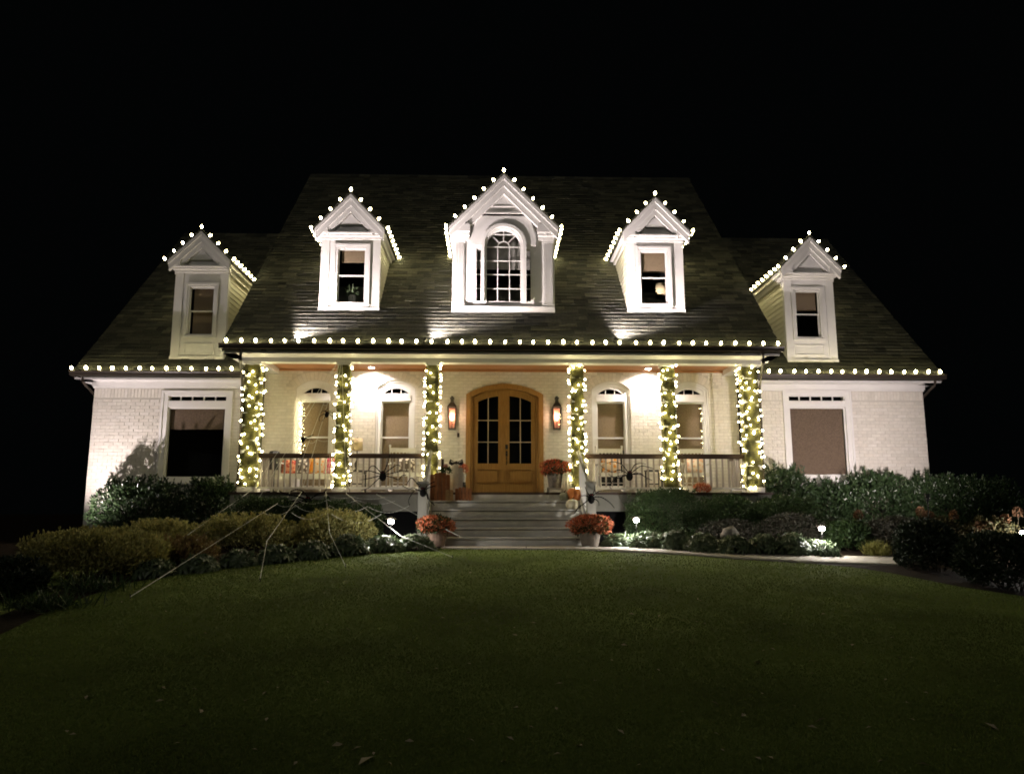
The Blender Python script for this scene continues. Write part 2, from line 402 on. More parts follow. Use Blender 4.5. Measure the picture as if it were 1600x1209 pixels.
# porch wall with real openings: build as column strips between openings
def wall_with_holes(x0, x1, z0, z1, y0, y1, holes):
    mb = MB(); xs_ = sorted(holes, key=lambda h: h[0]); x = x0
    for a, b, za, zb in xs_:
        if a > x: mb.box(x, a, y0, y1, z0, z1)
        mb.box(a, b, y0, y1, z0, za) if za > z0+.01 else None
        mb.box(a, b, y0, y1, zb, z1); x = b
    mb.box(x, x1, y0, y1, z0, z1); return mb
PX0, PX1 = EX0+.30, EX1-.30
holes = [(c-PW_C+.012, c+PW_C-.012, PZ0+.01, PZT) for c in pwin]+[(dcx-DW+.02, dcx+DW-.02, ZF-.2, DZT)]
def arch_fill(mb, cx, w, zs, zt, y0, y1, n=8):
    zc, Rr = seg(cx, w, zs, zt-zs)
    for s in (-1, 1):
        a0 = math.asin(min(1, w/Rr))
        mb.pxz([(cx+s*Rr*math.sin(a0*k/n), zc+Rr*math.cos(a0*k/n)) for k in range(n, 0, -1)]+[(cx+s*w*.0+s*.002, zt-.0005), (cx+s*w, zt-.0005)], y0, y1)
wmb = wall_with_holes(PX0, PX1, ZF-.3, WCEIL, YP, YP+.25, holes)
for c in pwin: arch_fill(wmb, c, PW_C-.012, PZS, PZT, YP, YP+.02)
arch_fill(wmb, dcx, DW-.02, DZS, DZT, YP, YP+.10)
wallp = wmb.build('brick_wall', M['mortar'], house)
lay_bricks(PX0+.01, PX1-.01, ZF+.01, WCEIL-.02, YP, wallp,
    [arch_block(c, PW_C, PZ0-.07, PZS, PZT-PZS, .205) for c in pwin]+[arch_block(dcx, DW, 0, DZS, DZT-DZS, .0)])
for c in pwin: soldier_arch(c, PW_C, PZS, PZT-PZS, YP, wallp)
# wing walls
lw = dict(x0=AX(258.7,690,YW), x1=AX(350,690,YW), z0=AZ(300,746.5,YW), z1=AZ(300,636.4,YW), t0=AZ(300,626.3,YW), t1=AZ(300,618.5,YW))
rw = dict(x0=AX(1236,690,YW), x1=AX(1324,690,YW), z0=AZ(1280,743,YW), z1=AZ(1280,636,YW), t0=AZ(1280,626.5,YW), t1=AZ(1280,618.5,YW))
CW = .13
WALLX = ((-9.13, PX0), (PX1, 10.17))
ZFR = AZ(300, 607, YW)                              # bottom of the frieze board
wings = []
for (x0, x1), w in zip(WALLX, (lw, rw)):
    wall = wall_with_holes(x0, x1, -.9, WZE-.15, YW, YW+.25, [(w['x0']-.03, w['x1']+.03, w['z0']-.03, w['t1']+.03)]).build('brick_wall', M['mortar'], house)
    wings.append(wall)
    lay_bricks(x0+.005, x1-.005, -.2, ZFR-.225, YW, wall, [rect_block(w['x0']-CW, w['x1']+CW, w['z0']-.17, w['t1']+.11)])
    x = x0+.01
    while x < x1-.08:                                # soldier course under the frieze
        if not (w['x0']-CW-.07 < x < w['x1']+CW):
            pr = .010+random.uniform(-.002, .004); z0, z1 = ZFR-.212, ZFR-.012
            STUFFB.add([(x,YW-pr,z0),(x+BH,YW-pr,z0),(x+BH,YW-pr,z1),(x,YW-pr,z1),(x,YW+.001,z0),(x+BH,YW+.001,z0),(x+BH,YW+.001,z1),(x,YW+.001,z1)],
                [(0,1,2,3),(0,4,5,1),(1,5,6,2),(2,6,7,3),(3,7,4,0)])
        x += BH+BJ
    MB().box(x0-.02, x1 if x0 < 0 else x1+.02, YW-.03, YW+.02, ZFR, WZE-.19).build('frieze_board', M['trim'], house)
    MB().box(x0-.03, x1 if x0 < 0 else x1+.03, YW-.06, YW-.03, WZE-.30, WZE-.19).build('crown_moulding', M['trim'], house)
FULL.sort(key=lambda b: (b[0]**2+b[1]**2))
tmp = MB(); a, b = 0, BW
tmp.add([(a,0,0),(b,0,0),(b,0,BH),(a,0,BH),(a-.001,.012,0),(b+.001,.012,0),(b+.001,.012,BH),(a-.001,.012,BH)], [(0,1,2,3),(0,4,5,1),(1,5,6,2),(2,6,7,3),(3,7,4,0)])
brick_me = bpy.data.meshes.new('brick'); brick_me.from_pydata(tmp.v, [], tmp.f); brick_me.materials.append(M['brick'])
for i, (x, yf, z, pr, wall) in enumerate(FULL):
    if i < 300: link('brick', brick_me, None, wall, Vector((x, yf-pr, z))-WL[wall])
    else: brick_stuff(x, x+BW, yf, z, pr)
tag(STUFFB.build('brick', M['brick'], house), kind='stuff')
# side walls, gable sides, back walls (outside the view from the lawn)
for x0, x1 in ((-9.13, -8.9), (9.94, 10.17)):
    MB().pyz([(YW+.25,-.9),(2*YR-YW-.3,-.9),(2*YR-YW-.3,WZE-.1),(YR,WZR-.25),(YW+.25,WZE-.0)], x0, x1).build('side_wall', M['mortar'], house)
for x0, x1 in ((PX0, PX0+.2), (PX1-.2, PX1)):
    MB().pyz([(YP-.005,WZE-.3),(2*YR-YP,WZE-.3),(2*YR-YP,ZE+1),(YR,ZR-.25),(YP-.005,ZE+SL*(YP-YE)-.2)], x0, x1).build('side_wall', M['cream'], house)
MB().box(-9.13, 10.17, 2*YR-YW-.3, 2*YR-YW-.1, -.9, WZE).build('back_wall', M['mortar'], house)
# black backing behind the glass, the rooms' darkness put into its colour
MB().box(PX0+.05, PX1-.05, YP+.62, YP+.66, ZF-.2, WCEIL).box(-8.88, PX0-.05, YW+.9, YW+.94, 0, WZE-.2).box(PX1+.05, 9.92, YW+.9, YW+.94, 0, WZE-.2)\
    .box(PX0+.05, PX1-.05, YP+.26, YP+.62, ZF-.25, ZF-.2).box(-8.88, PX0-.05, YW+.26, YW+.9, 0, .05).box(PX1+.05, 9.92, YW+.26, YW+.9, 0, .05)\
    .box(PX0+.05, PX1-.05, YP+.26, YP+.62, WCEIL-.05, WCEIL).build('dark_backing', M['dark'], house)
# --- roofs
dorm = [  # centre, half width, front Y, base z, half gable width, eave z, apex z, kind
    dict(c=-3.24, w=.655, y=16.96, ly=(493,604,548,303,363)), dict(c=.25, w=1.145, y=16.94, ly=None),
    dict(c=3.74, w=.635, y=16.97, ly=None), dict(c=-6.84, w=.60, y=17.69, ly=None), dict(c=7.585, w=.58, y=17.69, ly=None)]
def dorm_skip(x, y, main):
    for i, d in enumerate(dorm):
        if (i < 3) == main and abs(x-d['c']) < d['w']-.03 and d['y']+.12 < y < d['y']+1.5: return True
    return False
SH_ME = {}; SHING = []; STUFFS = MB(); EXPO = .15
def shingle_geo(w): 
    return [(0,0,.017),(w,0,.017),(w,EXPO+.012,.003),(0,EXPO+.012,.003),(0,0,-.002),(w,0,-.002),(w,EXPO+.012,-.004),(0,EXPO+.012,-.004)], [(0,1,2,3),(4,5,1,0),(5,6,2,1),(7,4,0,3)]
def roof_plane(x0, x1, ye, ze, sl, yr, main, roof, xcut=None):
    ang = math.atan(sl); ca, sa = math.cos(ang), math.sin(ang); Ls = (yr-ye)/ca; s = 0
    while s < Ls-.05:
        x = x0-random.uniform(0, .3)
        while x < x1:
            w = random.choice((.19,.24,.29,.34,.40)); a, b = max(x, x0), min(x+w-.004, x1)
            y = ye+s*ca; z = ze+s*sa; x += w
            if b-a < .03 or dorm_skip((a+b)/2, y, main): continue
            if xcut and xcut((a+b)/2, y, z): continue
            full = b-a > w-.0045
            SHING.append((a, y, z, b-a, ang, roof, round(w-.004, 4) if full else None, random.choice((-.003, 0, .005))+random.uniform(-.002,.002)))
        s += EXPO
def slab(x0, x1, ye, ze, yr, zr, t, name, m, parent):
    back = [(ye,ze-.004),(yr,zr-.004),(2*yr-ye,ze-.004),(2*yr-ye,ze-t),(yr,zr-t),(ye,ze-t)]
    return MB().pyz(back, x0, x1).build(name, m, parent)
roof_main = slab(EX0+.02, EX1-.02, YE, ZE, YR, ZR, .14, 'roof', M['shingle'], house)
roof_l = slab(WX0+.02, PX0, WYE, WZE, YR, WZR, .14, 'roof', M['shingle'], house)
roof_r = slab(PX1, WX1-.02, WYE, WZE, YR, WZR, .14, 'roof', M['shingle'], house)
roof_plane(EX0, EX1, YE, ZE, SL, YR, True, roof_main)
roof_plane(WX0, PX0, WYE, WZE, WSL, YR, False, roof_l)
roof_plane(PX1, WX1, WYE, WZE, WSL, YR, False, roof_r)
SHING.sort(key=lambda s: s[0]**2+s[1]**2+(s[2]-EYE)**2)
cnt = 0
for (a, y, z, w, ang, roof, key, lift) in SHING:
    vs_, fs = shingle_geo(w); ca, sa = math.cos(ang), math.sin(ang)
    if key is not None and cnt < 300:
        if key not in SH_ME:
            me = bpy.data.meshes.new('shingle'); me.from_pydata(vs_, [], fs); me.materials.append(M['shingle']); SH_ME[key] = me
        o = link('shingle', SH_ME[key], None, roof, Vector((a, y-lift*sa, z+lift*ca))-WL[roof]); o.rotation_euler = (ang, 0, 0); cnt += 1
    else:
        STUFFS.add([(a+vx, y+vy*ca-(vz+lift)*sa, z+vy*sa+(vz+lift)*ca) for vx, vy, vz in vs_], fs)
tag(STUFFS.build('shingle', M['shingle'], house), kind='stuff')
for x0, x1, zr in ((EX0, EX1, ZR), (WX0, PX0, WZR), (PX1, WX1, WZR)):
    n = int((x1-x0)/.3); mb = MB()
    for k in range(n):
        xa = x0+(x1-x0)*k/n; xb = x0+(x1-x0)*(k+1)/n+.02; dz = .008*(k%2)
        mb.pyz([(YR-.13,zr-.10+dz),(YR,zr+.035+dz),(YR+.13,zr-.10+dz),(YR,zr-.02+dz)], xa, xb)
    mb.build('ridge_cap', M['shingle'], house)
# rake boards
for x in (EX0, EX1):
    s = 1 if x < 0 else -1
    MB().pyz([(YE+.02,ZE-.16),(YR,ZR-.16),(YR,ZR-.02),(YE+.02,ZE-.02)], x+s*.0, x+s*.025).build('rake_board', M['bronze'], house)
for x in (WX0, WX1):
    s = 1 if x < 0 else -1
    MB().pyz([(WYE+.02,WZE-.16),(YR,WZR-.16),(YR,WZR-.02),(WYE+.02,WZE-.02)], x, x+s*.025).build('rake_board', M['bronze'], house)
# --- gutters, soffits, downspouts
def gutter(x0, x1, y, z):
    prof = [(y-.13,z),(y-.14,z-.02),(y-.12,z-.05),(y-.105,z-.11),(y-.0,z-.11),(y,z),(y-.012,z),(y-.012,z-.098),(y-.10,z-.098),(y-.118,z-.012)]
    return MB().pyz(prof, x0, x1).build('gutter', M['bronze'], house)
gutter(EX0-.03, EX1+.03, YE+.02, ZE-.01); gutter(WX0-.03, PX0+.02, WYE+.02, WZE-.01); gutter(PX1-.02, WX1+.03, WYE+.02, WZE-.01)
MB().box(EX0+.03, EX1-.03, YE+.03, YC+.1, ZE-.20, ZE-.15).build('soffit', M['trim'], house)
for x0, x1 in ((WX0+.03, PX0), (PX1, WX1-.03)): MB().box(x0, x1, WYE+.03, YW-.0, WZE-.19, WZE-.145).build('soffit', M['trim'], house)
for x, s in ((WX0, 1), (WX1, -1)):   # boxed returns at the gable ends
    MB().pyz([(WYE+.04,WZE-.15),(YW+.5,WZE+.28),(YW+.5,WZE-.19),(WYE+.04,WZE-.19)], min(x+s*.03, x+s*.38), max(x+s*.03, x+s*.38)).build('eave_return', M['trim'], house)
for x, s in ((EX0, 1), (EX1, -1)):
    MB().pyz([(YE+.04,ZE-.15),(YC+1.2,ZE+1.3),(YC+1.2,ZE-.2),(YE+.04,ZE-.2)], min(x+s*.03, x+s*.29), max(x+s*.03, x+s*.29)).build('eave_return', M['trim'], house)
def downspout(pts, r=.038):
    return MB().tube(pts, r, 4).build('downspout', M['bronze'], house)
downspout([(WX0+.22,WYE-.03,WZE-.11),(WX0+.22,WYE+.02,WZE-.24),(-9.175,YW+.12,WZE-.48),(-9.175,YW+.16,WZE-.6),(-9.175,YW+.16,.0)])
downspout([(WX1-.20,WYE-.03,WZE-.11),(WX1-.20,WYE+.02,WZE-.24),(10.215,YW+.12,WZE-.48),(10.215,YW+.16,WZE-.6),(10.215,YW+.16,.0)])
for x, xw in ((EX0+.42, PX0-.12), (EX1-.42, PX1+.12)):
    downspout([(x,YE-.04,ZE-.1),(x,YE-.04,ZE-.36),(xw,YC+.42,ZE-.78),(xw,YC+.42,ZF-.2)])
# --- porch beam, ceiling
ZB = AZ(788,565.5,YC); 
MB().box(PX0+.02, PX1-.02, YC, YC+.34, ZB, ZE-.20).build('porch_beam', M['trim'], house)
MB().box(PX0-.0, PX1+.0, YC-.03, YC, ZB+.17, ZE-.20).box(PX0-.02, PX1+.02, YC-.06, YC-.03, ZE-.29, ZE-.20).box(PX0, PX1, YC-.016, YC, ZB, ZB+.025).build('beam_moulding', M['trim'], house)
for x0, x1 in ((PX0+.04, PX0+.34), (PX1-.34, PX1-.04)):
    MB().box(x0, x1, YC+.34, YP-.012, ZB-.0, WCEIL).build('side_beam', M['trim'], house)
ceil = MB().box(PX0+.34, PX1-.34, YC+.34, YP-.015, WCEIL, WCEIL+.04).build('porch_ceiling', M['ceil'], house)
k = 0; y = YC+.345
while y < YP-.12:
    MB().box(PX0+.345, PX1-.345, y, y+.085, WCEIL-.014, WCEIL-.001).build('ceiling_plank', M['ceil'], ceil); y += .09
MB().box(PX0+.34, PX1-.34, YP-.06, YP-.012, WCEIL-.06, WCEIL-.016).build('ceiling_trim', M['ceil'], house)
# --- porch floor, skirt, steps
FX0, FX1 = -5.51, 6.0
MB().box(FX0, FX1, YC-.12, YP+.0, ZF-.05, ZF).build('porch_floor', M['darkwood'], house)
SX0, SX1 = AX(668,800,15.1), AX(915,800,15.1)
for x0, x1 in ((FX0+.03, SX0-.03), (SX1+.03, FX1-.03)):
    MB().box(x0, x1, YC-.08, YC-.03, ZF-.40, ZF-.052).build('porch_skirt', M['fascia'], house)
    n = max(2, round((x1-x0)/2.2))
    for k in range(n+1):
        xc = x0+.15+(x1-x0-.3)*k/n; MB().box(xc-.14, xc+.14, YC-.07, YC+.2, -.1, ZF-.402).build('pier', M['fascia'], house)
MB().box(FX0+.05, FX1-.05, YC+.5, YC+.55, -.1, ZF-.06).build('crawlspace_dark_panel', M['void'], house)  # dark panel for the porch underside, shade is in its colour
for x0, x1 in ((FX0+.03, FX0+.08), (FX1-.08, FX1-.03)): MB().box(x0, x1, YC-.03, YP, ZF-.40, ZF-.052).build('porch_skirt', M['fascia'], house)
steps = MB().box(SX0+.05, SX1-.05, YC-.1, YC+.3, -.05, .2).build('steps', M['stone'], house)
NR = 6; RH = ZF/NR; TD = .285; Y0 = YC-.12-TD*5
for k in range(NR):
    yy = Y0+TD*k
    MB().box(SX0, SX1, yy+.018, yy+.045, RH*k+.001-(.06 if k == 0 else 0), RH*(k+1)-.047).build('riser', M['stone'], steps)
    if k < NR-1: MB().box(SX0-.0, SX1+.0, yy-.024, yy+TD+.04, RH*(k+1)-.032, RH*(k+1)).build('tread', M['darkwood'] if False else M['stone'], steps)
for x0, x1 in ((SX0-.04, SX0-.005), (SX1+.005, SX1+.04)):
    MB().pyz([(Y0+.0,-.05),(Y0+.0,RH-.04),(Y0+TD*5,RH*6-.06),(YC-.09,RH*6-.06),(YC-.09,-.05)], x0, x1).build('stringer', M['fascia'], steps)
# --- columns
colx = [AX(395,570,YC)+.0, AX(536.3,600,YC), AX(675,600,YC), AX(902.5,600,YC), AX(1045.5,600,YC), AX(1173,600,YC)]
colx = [-5.185, -3.22, -1.30, 1.86, 3.865, 5.67]
colw = [.158, .125, .125, .125, .125, .158]
cols = []
for x, w in zip(colx, colw):
    c = MB().box(x-w, x+w, YC+.02, YC+.02+2*w, ZF, ZB).build('column', M['trim'], house)
    MB().box(x-w-.03, x+w+.03, YC-.01, YC+.05+2*w, ZB-.07, ZB-.002).build('capital', M['trim'], c)
    MB().box(x-w-.03, x+w+.03, YC-.01, YC+.05+2*w, ZF+.001, ZF+.10).build('base', M['trim'], c)
    mb = MB(); n = 16; rows = 40; V = []; z0, z1 = ZF+.11, ZB-.075; yc = YC+.02+w
    for i in range(rows+1):
        z = z0+(z1-z0)*i/rows
        for k in range(n):
            q_ = 2*math.pi*k/n+math.pi/4; cc, ss = math.cos(q_), math.sin(q_); m_ = max(abs(cc), abs(ss))
            rr = (w+.005+.008*math.sin(z*23+q_)+random.uniform(0, .006))
            V.append((x+cc/m_*rr*(.93+.07*m_), yc+ss/m_*rr*(.93+.07*m_), z))
    mb.add(V, [(i*n+k, i*n+(k+1)%n, (i+1)*n+(k+1)%n, (i+1)*n+k) for i in range(rows) for k in range(n)])
    mb.build('cloth_wrap', M['wrap'], c, True); cols.append((x, w))
# --- railings
ZT = AZ(788,708,YC); ZBR = ZF+.07
def rail(x0, x1, y):
    r = MB().box(x0, x1, y-.045, y+.045, ZT-.055, ZT).build('railing', M['darkwood'], house)
    MB().box(x0, x1, y-.03, y+.03, ZBR, ZBR+.045).build('bottom_rail', M['trim'], r)
    MB().box(x0, x1, y-.025, y+.025, ZT-.10, ZT-.057).build('subrail', M['darkwood'], r)
    n = round((x1-x0)/.128); me = None
    for k in range(n):
        xc = x0+(k+.5)*(x1-x0)/n
        if me is None:
            o = MB().box(-.017, .017, -.017, .017, 0, ZT-.10-ZBR-.047); me = bpy.data.meshes.new('baluster'); me.from_pydata(o.v, [], o.f); me.materials.append(M['bal'])
        link('baluster', me, None, r, Vector((xc, y, ZBR+.046))-WL[r])
    for xc in np.linspace(x0+.3, x1-.3, 3): MB().box(xc-.02, xc+.02, y-.02, y+.02, ZF+.001, ZBR-.001).build('foot_block', M['trim'], r)
def rail_side(x, y0, y1):
    r = MB().box(x-.045, x+.045, y0, y1, ZT-.055, ZT).build('railing', M['darkwood'], house)
    MB().box(x-.03, x+.03, y0, y1, ZBR, ZBR+.045).build('bottom_rail', M['trim'], r)
    n = round((y1-y0)/.128)
    for k in range(n):
        yc = y0+(k+.5)*(y1-y0)/n
        MB().box(x-.017, x+.017, yc-.017, yc+.017, ZBR+.046, ZT-.057).build('baluster', M['bal'], r)
yr_ = YC+.17
for a, b in ((0,1),(1,2),(3,4),(4,5)): rail(colx[a]+colw[a]+.03, colx[b]-colw[b]-.03, yr_)
rail_side(colx[0]+.02, YC+.4, YP-.02); rail_side(colx[5]-.02, YC+.4, YP-.02)
NPY = Y0+.16
NPL, NPR = AX(661,760,NPY), AX(923,760,NPY)
for x, xc in ((NPL, colx[2]), (NPR, colx[3])):
    p = MB().box(x-.085, x+.085, NPY-.085, NPY+.085, 0.0, AZ(661,756,NPY)).build('newel_post', M['fascia'], house)
    MB().box(x-.10, x+.10, NPY-.10, NPY+.10, AZ(661,756,NPY)+.001, AZ(661,752,NPY)).build('post_cap', M['fascia'], p)
    zt = AZ(661,757,NPY); z2 = AZ(671,702,YC)
    hx = xc+(-.0)
    mb = MB().tube([(x, NPY+.08, zt-.05), (hx, YC+.0, z2-.05)], .05, 4); mb.build('stair_handrail', M['fascia'], house)
    sr = MB().tube([(x, NPY+.08, zt-.78), (hx, YC+.0, z2-.80)], .03, 4).build('stair_lower_rail', M['trim'], house)
    for k in range(1, 8):
        t = k/8; xx = x+(hx-x)*t; yy = NPY+.08+(YC-NPY-.08)*t; zl = zt-.78+(z2-.80-zt+.78)*t; zh = zt-.05+(z2-zt)*t
        MB().box(xx-.016, xx+.016, yy-.016, yy+.016, zl, zh-.02).build('stair_baluster', M['trim'], sr)
# --- porch windows
def shade_mb(x0, x1, z0, z1, y):
    mb = MB(); z = z1; 
    while z > z0+.01:
        zz = max(z0, z-.034); mb.add([(x0,y,zz),(x1,y,zz),(x1,y+.004,z),(x0,y+.004,z)], [(0,1,2,3)]); z = zz
    mb.box(x0, x1, y-.003, y+.012, z0-.012, z0+.012); return mb
def sash_frame(mb, x0, x1, z0, z1, y0, y1, t):
    return mb.ring([(x0,z0),(x1,z0),(x1,z1),(x0,z1)], [(x0+t,z0+t),(x1-t,z0+t),(x1-t,z1-t),(x0+t,z1-t)], y0, y1)
for wi, c in enumerate(pwin):
    h = PZT-PZS
    w = MB().ring(arch_loop(c, PW_C, PZ0, PZS, h), arch_loop(c, PW_C, PZ0, PZS, h, inset=.045), YP+.02, YP+.12, False).build('window', M['trim'], house)
    MB().ring(arch_loop(c, PW_C-.047, PZ0, PZS, h-.03), arch_loop(c, PW_C-.047, PZ0, PZS, h-.03, inset=.075), YP+.045, YP+.14, False).build('casing', M['trim'], w)
    MB().box(c-PW_C-.04, c+PW_C+.04, YP-.06, YP+.1, PZ0-.06, PZ0-.001).build('sill', M['trim'], w)
    xs0, xs1 = c-PW_S, c+PW_S
    MB().box(xs0-.002, xs1+.002, YP+.03, YP+.13, PZH, PZA).build('transom_bar', M['trim'], w)
    # arched transom light
    zt0 = PZA+.012; ol = arch_loop(c, PW_S+.0, zt0, zt0+.015, .16); il = arch_loop(c, PW_S, zt0, zt0+.015, .16, inset=.03)
    big = arch_loop(c, PW_C-.1, zt0-.01, PZS+.0, h-.07)
    MB().ring(big, il, YP+.07, YP+.12, False).box(xs0, xs1, YP+.065, YP+.12, PZA+.002, zt0+.02).build('transom_frame', M['trim'], w)
    MB().pxz(il, YP+.10, YP+.106).build('transom_pane', M['glass'], w)
    for s in (-.11, .11):
        MB().box(c+s-.009, c+s+.009, YP+.088, YP+.098, zt0+.02, zt0+.015+.16-.04).build('muntin', M['trim'], w)
    for z0, z1, yo in ((PZM-.0, PZH-.002, .085), (PZ0, PZM+.035, .115)):
        sash_frame(MB(), xs0, xs1, z0, z1, YP+yo, YP+yo+.03, .035).build('sash', M['trim'], w)
        MB().box(xs0+.035, xs1-.035, YP+yo+.012, YP+yo+.018, z0+.035, z1-.035).build('pane', M['glass'], w)
    shade_mb(xs0+.01, xs1-.01, PZ0+.04 if wi != 2 else PZM-.25, PZH-.01, YP+.19).build('roller_shade', M['shade'], w)
# --- wing windows
for w_, sh in ((lw, .30), (rw, 1.0)):
    x0, x1, z0, z1, t0, t1 = (w_[k] for k in ('x0','x1','z0','z1','t0','t1'))
    w = MB().ring([(x0-CW,z0-.10),(x1+CW,z0-.10),(x1+CW,t1+.10),(x0-CW,t1+.10)], [(x0,z0),(x1,z0),(x1,t1),(x0,t1)], YW-.022, YW+.05).build('window', M['trim'], house)
    MB().ring([(x0-CW-.02,z0-.12),(x1+CW+.02,z0-.12),(x1+CW+.02,t1+.12),(x0-CW-.02,t1+.12)], [(x0-CW+.03,z0-.07),(x1+CW-.03,z0-.07),(x1+CW-.03,t1+.07),(x0-CW+.03,t1+.07)], YW-.045, YW-.0225).build('casing', M['trim'], w)
    MB().box(x0-CW-.04, x1+CW+.04, YW-.09, YW-.024, z0-.15, z0-.10).build('sill', M['trim'], w)
    MB().box(x0, x1, YW-.01, YW+.07, z1, t0).build('transom_bar', M['trim'], w)
    sash_frame(MB(), x0, x1, z0, z1, YW+.03, YW+.06, .03).build('sash', M['trim'], w)
    MB().box(x0+.03, x1-.03, YW+.04, YW+.046, z0+.03, z1-.03).build('pane', M['glass'], w)
    for k in range(5):
        a = x0+(x1-x0)*k/5; b = x0+(x1-x0)*(k+1)/5
        MB().box(a+.014, b-.014, YW+.04, YW+.046, t0+.014, t1-.014).build('transom_pane', M['glass'], w)
        sash_frame(MB(), a, b, t0, t1, YW+.03, YW+.055, .013).build('transom_frame', M['trim'], w)
    shade_mb(x0+.02, x1-.02, z1-(z1-z0)*sh+(.02 if sh == 1 else 0), z1-.01, YW+.12).build('roller_shade', M['shade2'], w)
# --- front door
DH = DZT-DZS
def dP(px, py): return at(px, py, YP)
sur = MB().ring(arch_loop(dcx, DW, ZF, DZS, DH), arch_loop(dcx, DW, ZF, DZS, DH, inset=.115), YP-.05, YP+.14, False).build('door_surround', M['door'], house)
MB().ring(arch_loop(dcx, DW-.117, ZF, DZS-.03, DH-.02), arch_loop(dcx, DW-.117, ZF, DZS-.03, DH-.02, inset=.045), YP+.0, YP+.16, False).build('door_jamb', M['door'], sur)
MB().box(dcx-DW+.1, dcx+DW-.1, YP-.04, YP+.2, ZF, ZF+.03).build('threshold', M['bronze'], sur)
IW = DW-.162; zc_, R0 = seg(dcx, DW-.117, DZS-.03, DH-.02); RI = R0-.045
def topz(x): return zc_+math.sqrt(max(0, RI*RI-(x-dcx)**2))
yd = YP+.09
def curve_poly(x0, x1, z0, off, n=6):
    return [(x0, z0)]+[(x0+(x1-x0)*k/n, topz(x0+(x1-x0)*k/n)-off) for k in range(n+1)]+[(x1, z0)]
for s, (xa, xb) in ((-1, (dcx-IW+.004, dcx-.004)), (1, (dcx+.004, dcx+IW-.004))):
    zb = ZF+.035; gx0, gx1 = xa+.115, xb-.145 if s < 0 else xb-.115
    if s > 0: gx0 = xa+.11
    gz0 = AZ(762,723.6,YP); pz0, pz1 = AZ(762,752.6,YP), AZ(762,733.8,YP)
    out = curve_poly(xa, xb, zb, .006); inn = curve_poly(gx0, gx1, gz0, .17)
    d = MB().ring(out, inn, yd, yd+.045, True).build('door', M['door'], house)
    # bottom: stiles around a recessed panel
    MB().pxz([(gx0+.012,pz0+.012),(gx1-.012,pz0+.012),(gx1-.012,pz1-.012),(gx0+.012,pz1-.012)], yd-.016, yd-.001).build('door_panel', M['door'], d)
    MB().ring([(gx0-.02,pz0-.02),(gx1+.02,pz0-.02),(gx1+.02,pz1+.02),(gx0-.02,pz1+.02)], [(gx0-.004,pz0-.004),(gx1+.004,pz0-.004),(gx1+.004,pz1+.004),(gx0-.004,pz1+.004)], yd-.04, yd-.001).build('panel_moulding', M['door'], d)
    MB().pxz(curve_poly(gx0, gx1, gz0, .17), yd+.016, yd+.022).build('pane', M['glass'], d)
    gm = (gx0+gx1)/2
    MB().box(gm-.011, gm+.011, yd-.004, yd+.014, gz0, topz(gm)-.165).build('muntin', M['bar'], d)
    for py in (656, 690): MB().box(gx0, gx1, yd-.002, yd+.013, AZ(762,py,YP)-.011, AZ(762,py,YP)+.011).build('muntin', M['bar'], d)
    if s > 0:
        hx = xa+.045
        MB().box(hx-.03, hx+.03, yd-.02, yd-.001, AZ(792,701,YP), AZ(792,694,YP)).build('deadbolt', M['black'], d)
        MB().tube([(hx,yd-.002,AZ(792,706,YP)),(hx,yd-.06,AZ(792,708,YP)),(hx,yd-.065,AZ(792,716,YP)),(hx,yd-.06,AZ(792,722,YP)),(hx,yd-.002,AZ(792,725,YP))], .014, 6).box(hx-.022, hx+.022, yd-.015, yd-.001, AZ(792,712,YP), AZ(792,704,YP)).build('handle', M['black'], d)
    else:
        MB().box(xb-.01, xb+.012, yd-.018, yd-.001, zb, topz(xb)-.02).build('astragal', M['door'], d)
MB().box(AX(714.7,680,YP), AX(718,680,YP), YP-.045, YP-.012, AZ(716,683,YP), AZ(716,676.5,YP)).build('doorbell', M['black'], house)
# --- dormers
def dormer(i, roofline):
    d = dorm[i]; c, w, yf = d['c'], d['w'], d['y']
    main = i < 3
    zr = (lambda y: ZE+SL*(y-YE)) if main else (lambda y: WZE+WSL*(y-WYE))
    ry = (lambda z: YE+(z-ZE)/SL) if main else (lambda z: WYE+(z-WZE)/WSL)
    zb = zr(yf)-.02; P = lambda px, py: at(px, py, yf)
    pxc, y_ap, y_e, y_c0, y_c1 = roofline                     # px centre, apex, gable foot, cornice top / bottom
    yo = yf-.26                                               # face of the gable overhang
    za = at(pxc, y_ap, yo).z; ze = at(pxc, y_e, yo).z; zc0 = at(pxc, y_c0, yo).z; zc1 = at(pxc, y_c1, yo+.1).z
    hw = d['hw']; sl = (za-ze)/hw
    return d, c, w, yf, zb, yo, za, ze, zc0, zc1, hw, sl, ry, zr
def siding(parent, c, w, yf, ry, ze, zb, s):
    z = zb+.0; xo = c+s*w; k = 0
    while z < ze-.02:
        z1 = min(z+.125, ze)
        ya, yb = ry(z)+.03, ry(z1)+.03
        if yb > yf+.03:
            x0, x1 = xo-s*.004, xo+s*.018
            n = [(xo+s*.020, yf+.1, z), (xo+s*.020, max(ya, yf+.1), z), (xo+s*.008, yb, z1), (xo+s*.008, yf+.1, z1)]
            n2 = [(xo-s*.004, p[1], p[2]) for p in n]
            MB().add(n+n2, [(0,1,2,3),(7,6,5,4),(0,4,5,1),(1,5,6,2),(2,6,7,3),(3,7,4,0)]).build('siding_board', M['cream'], parent)
        z = z1
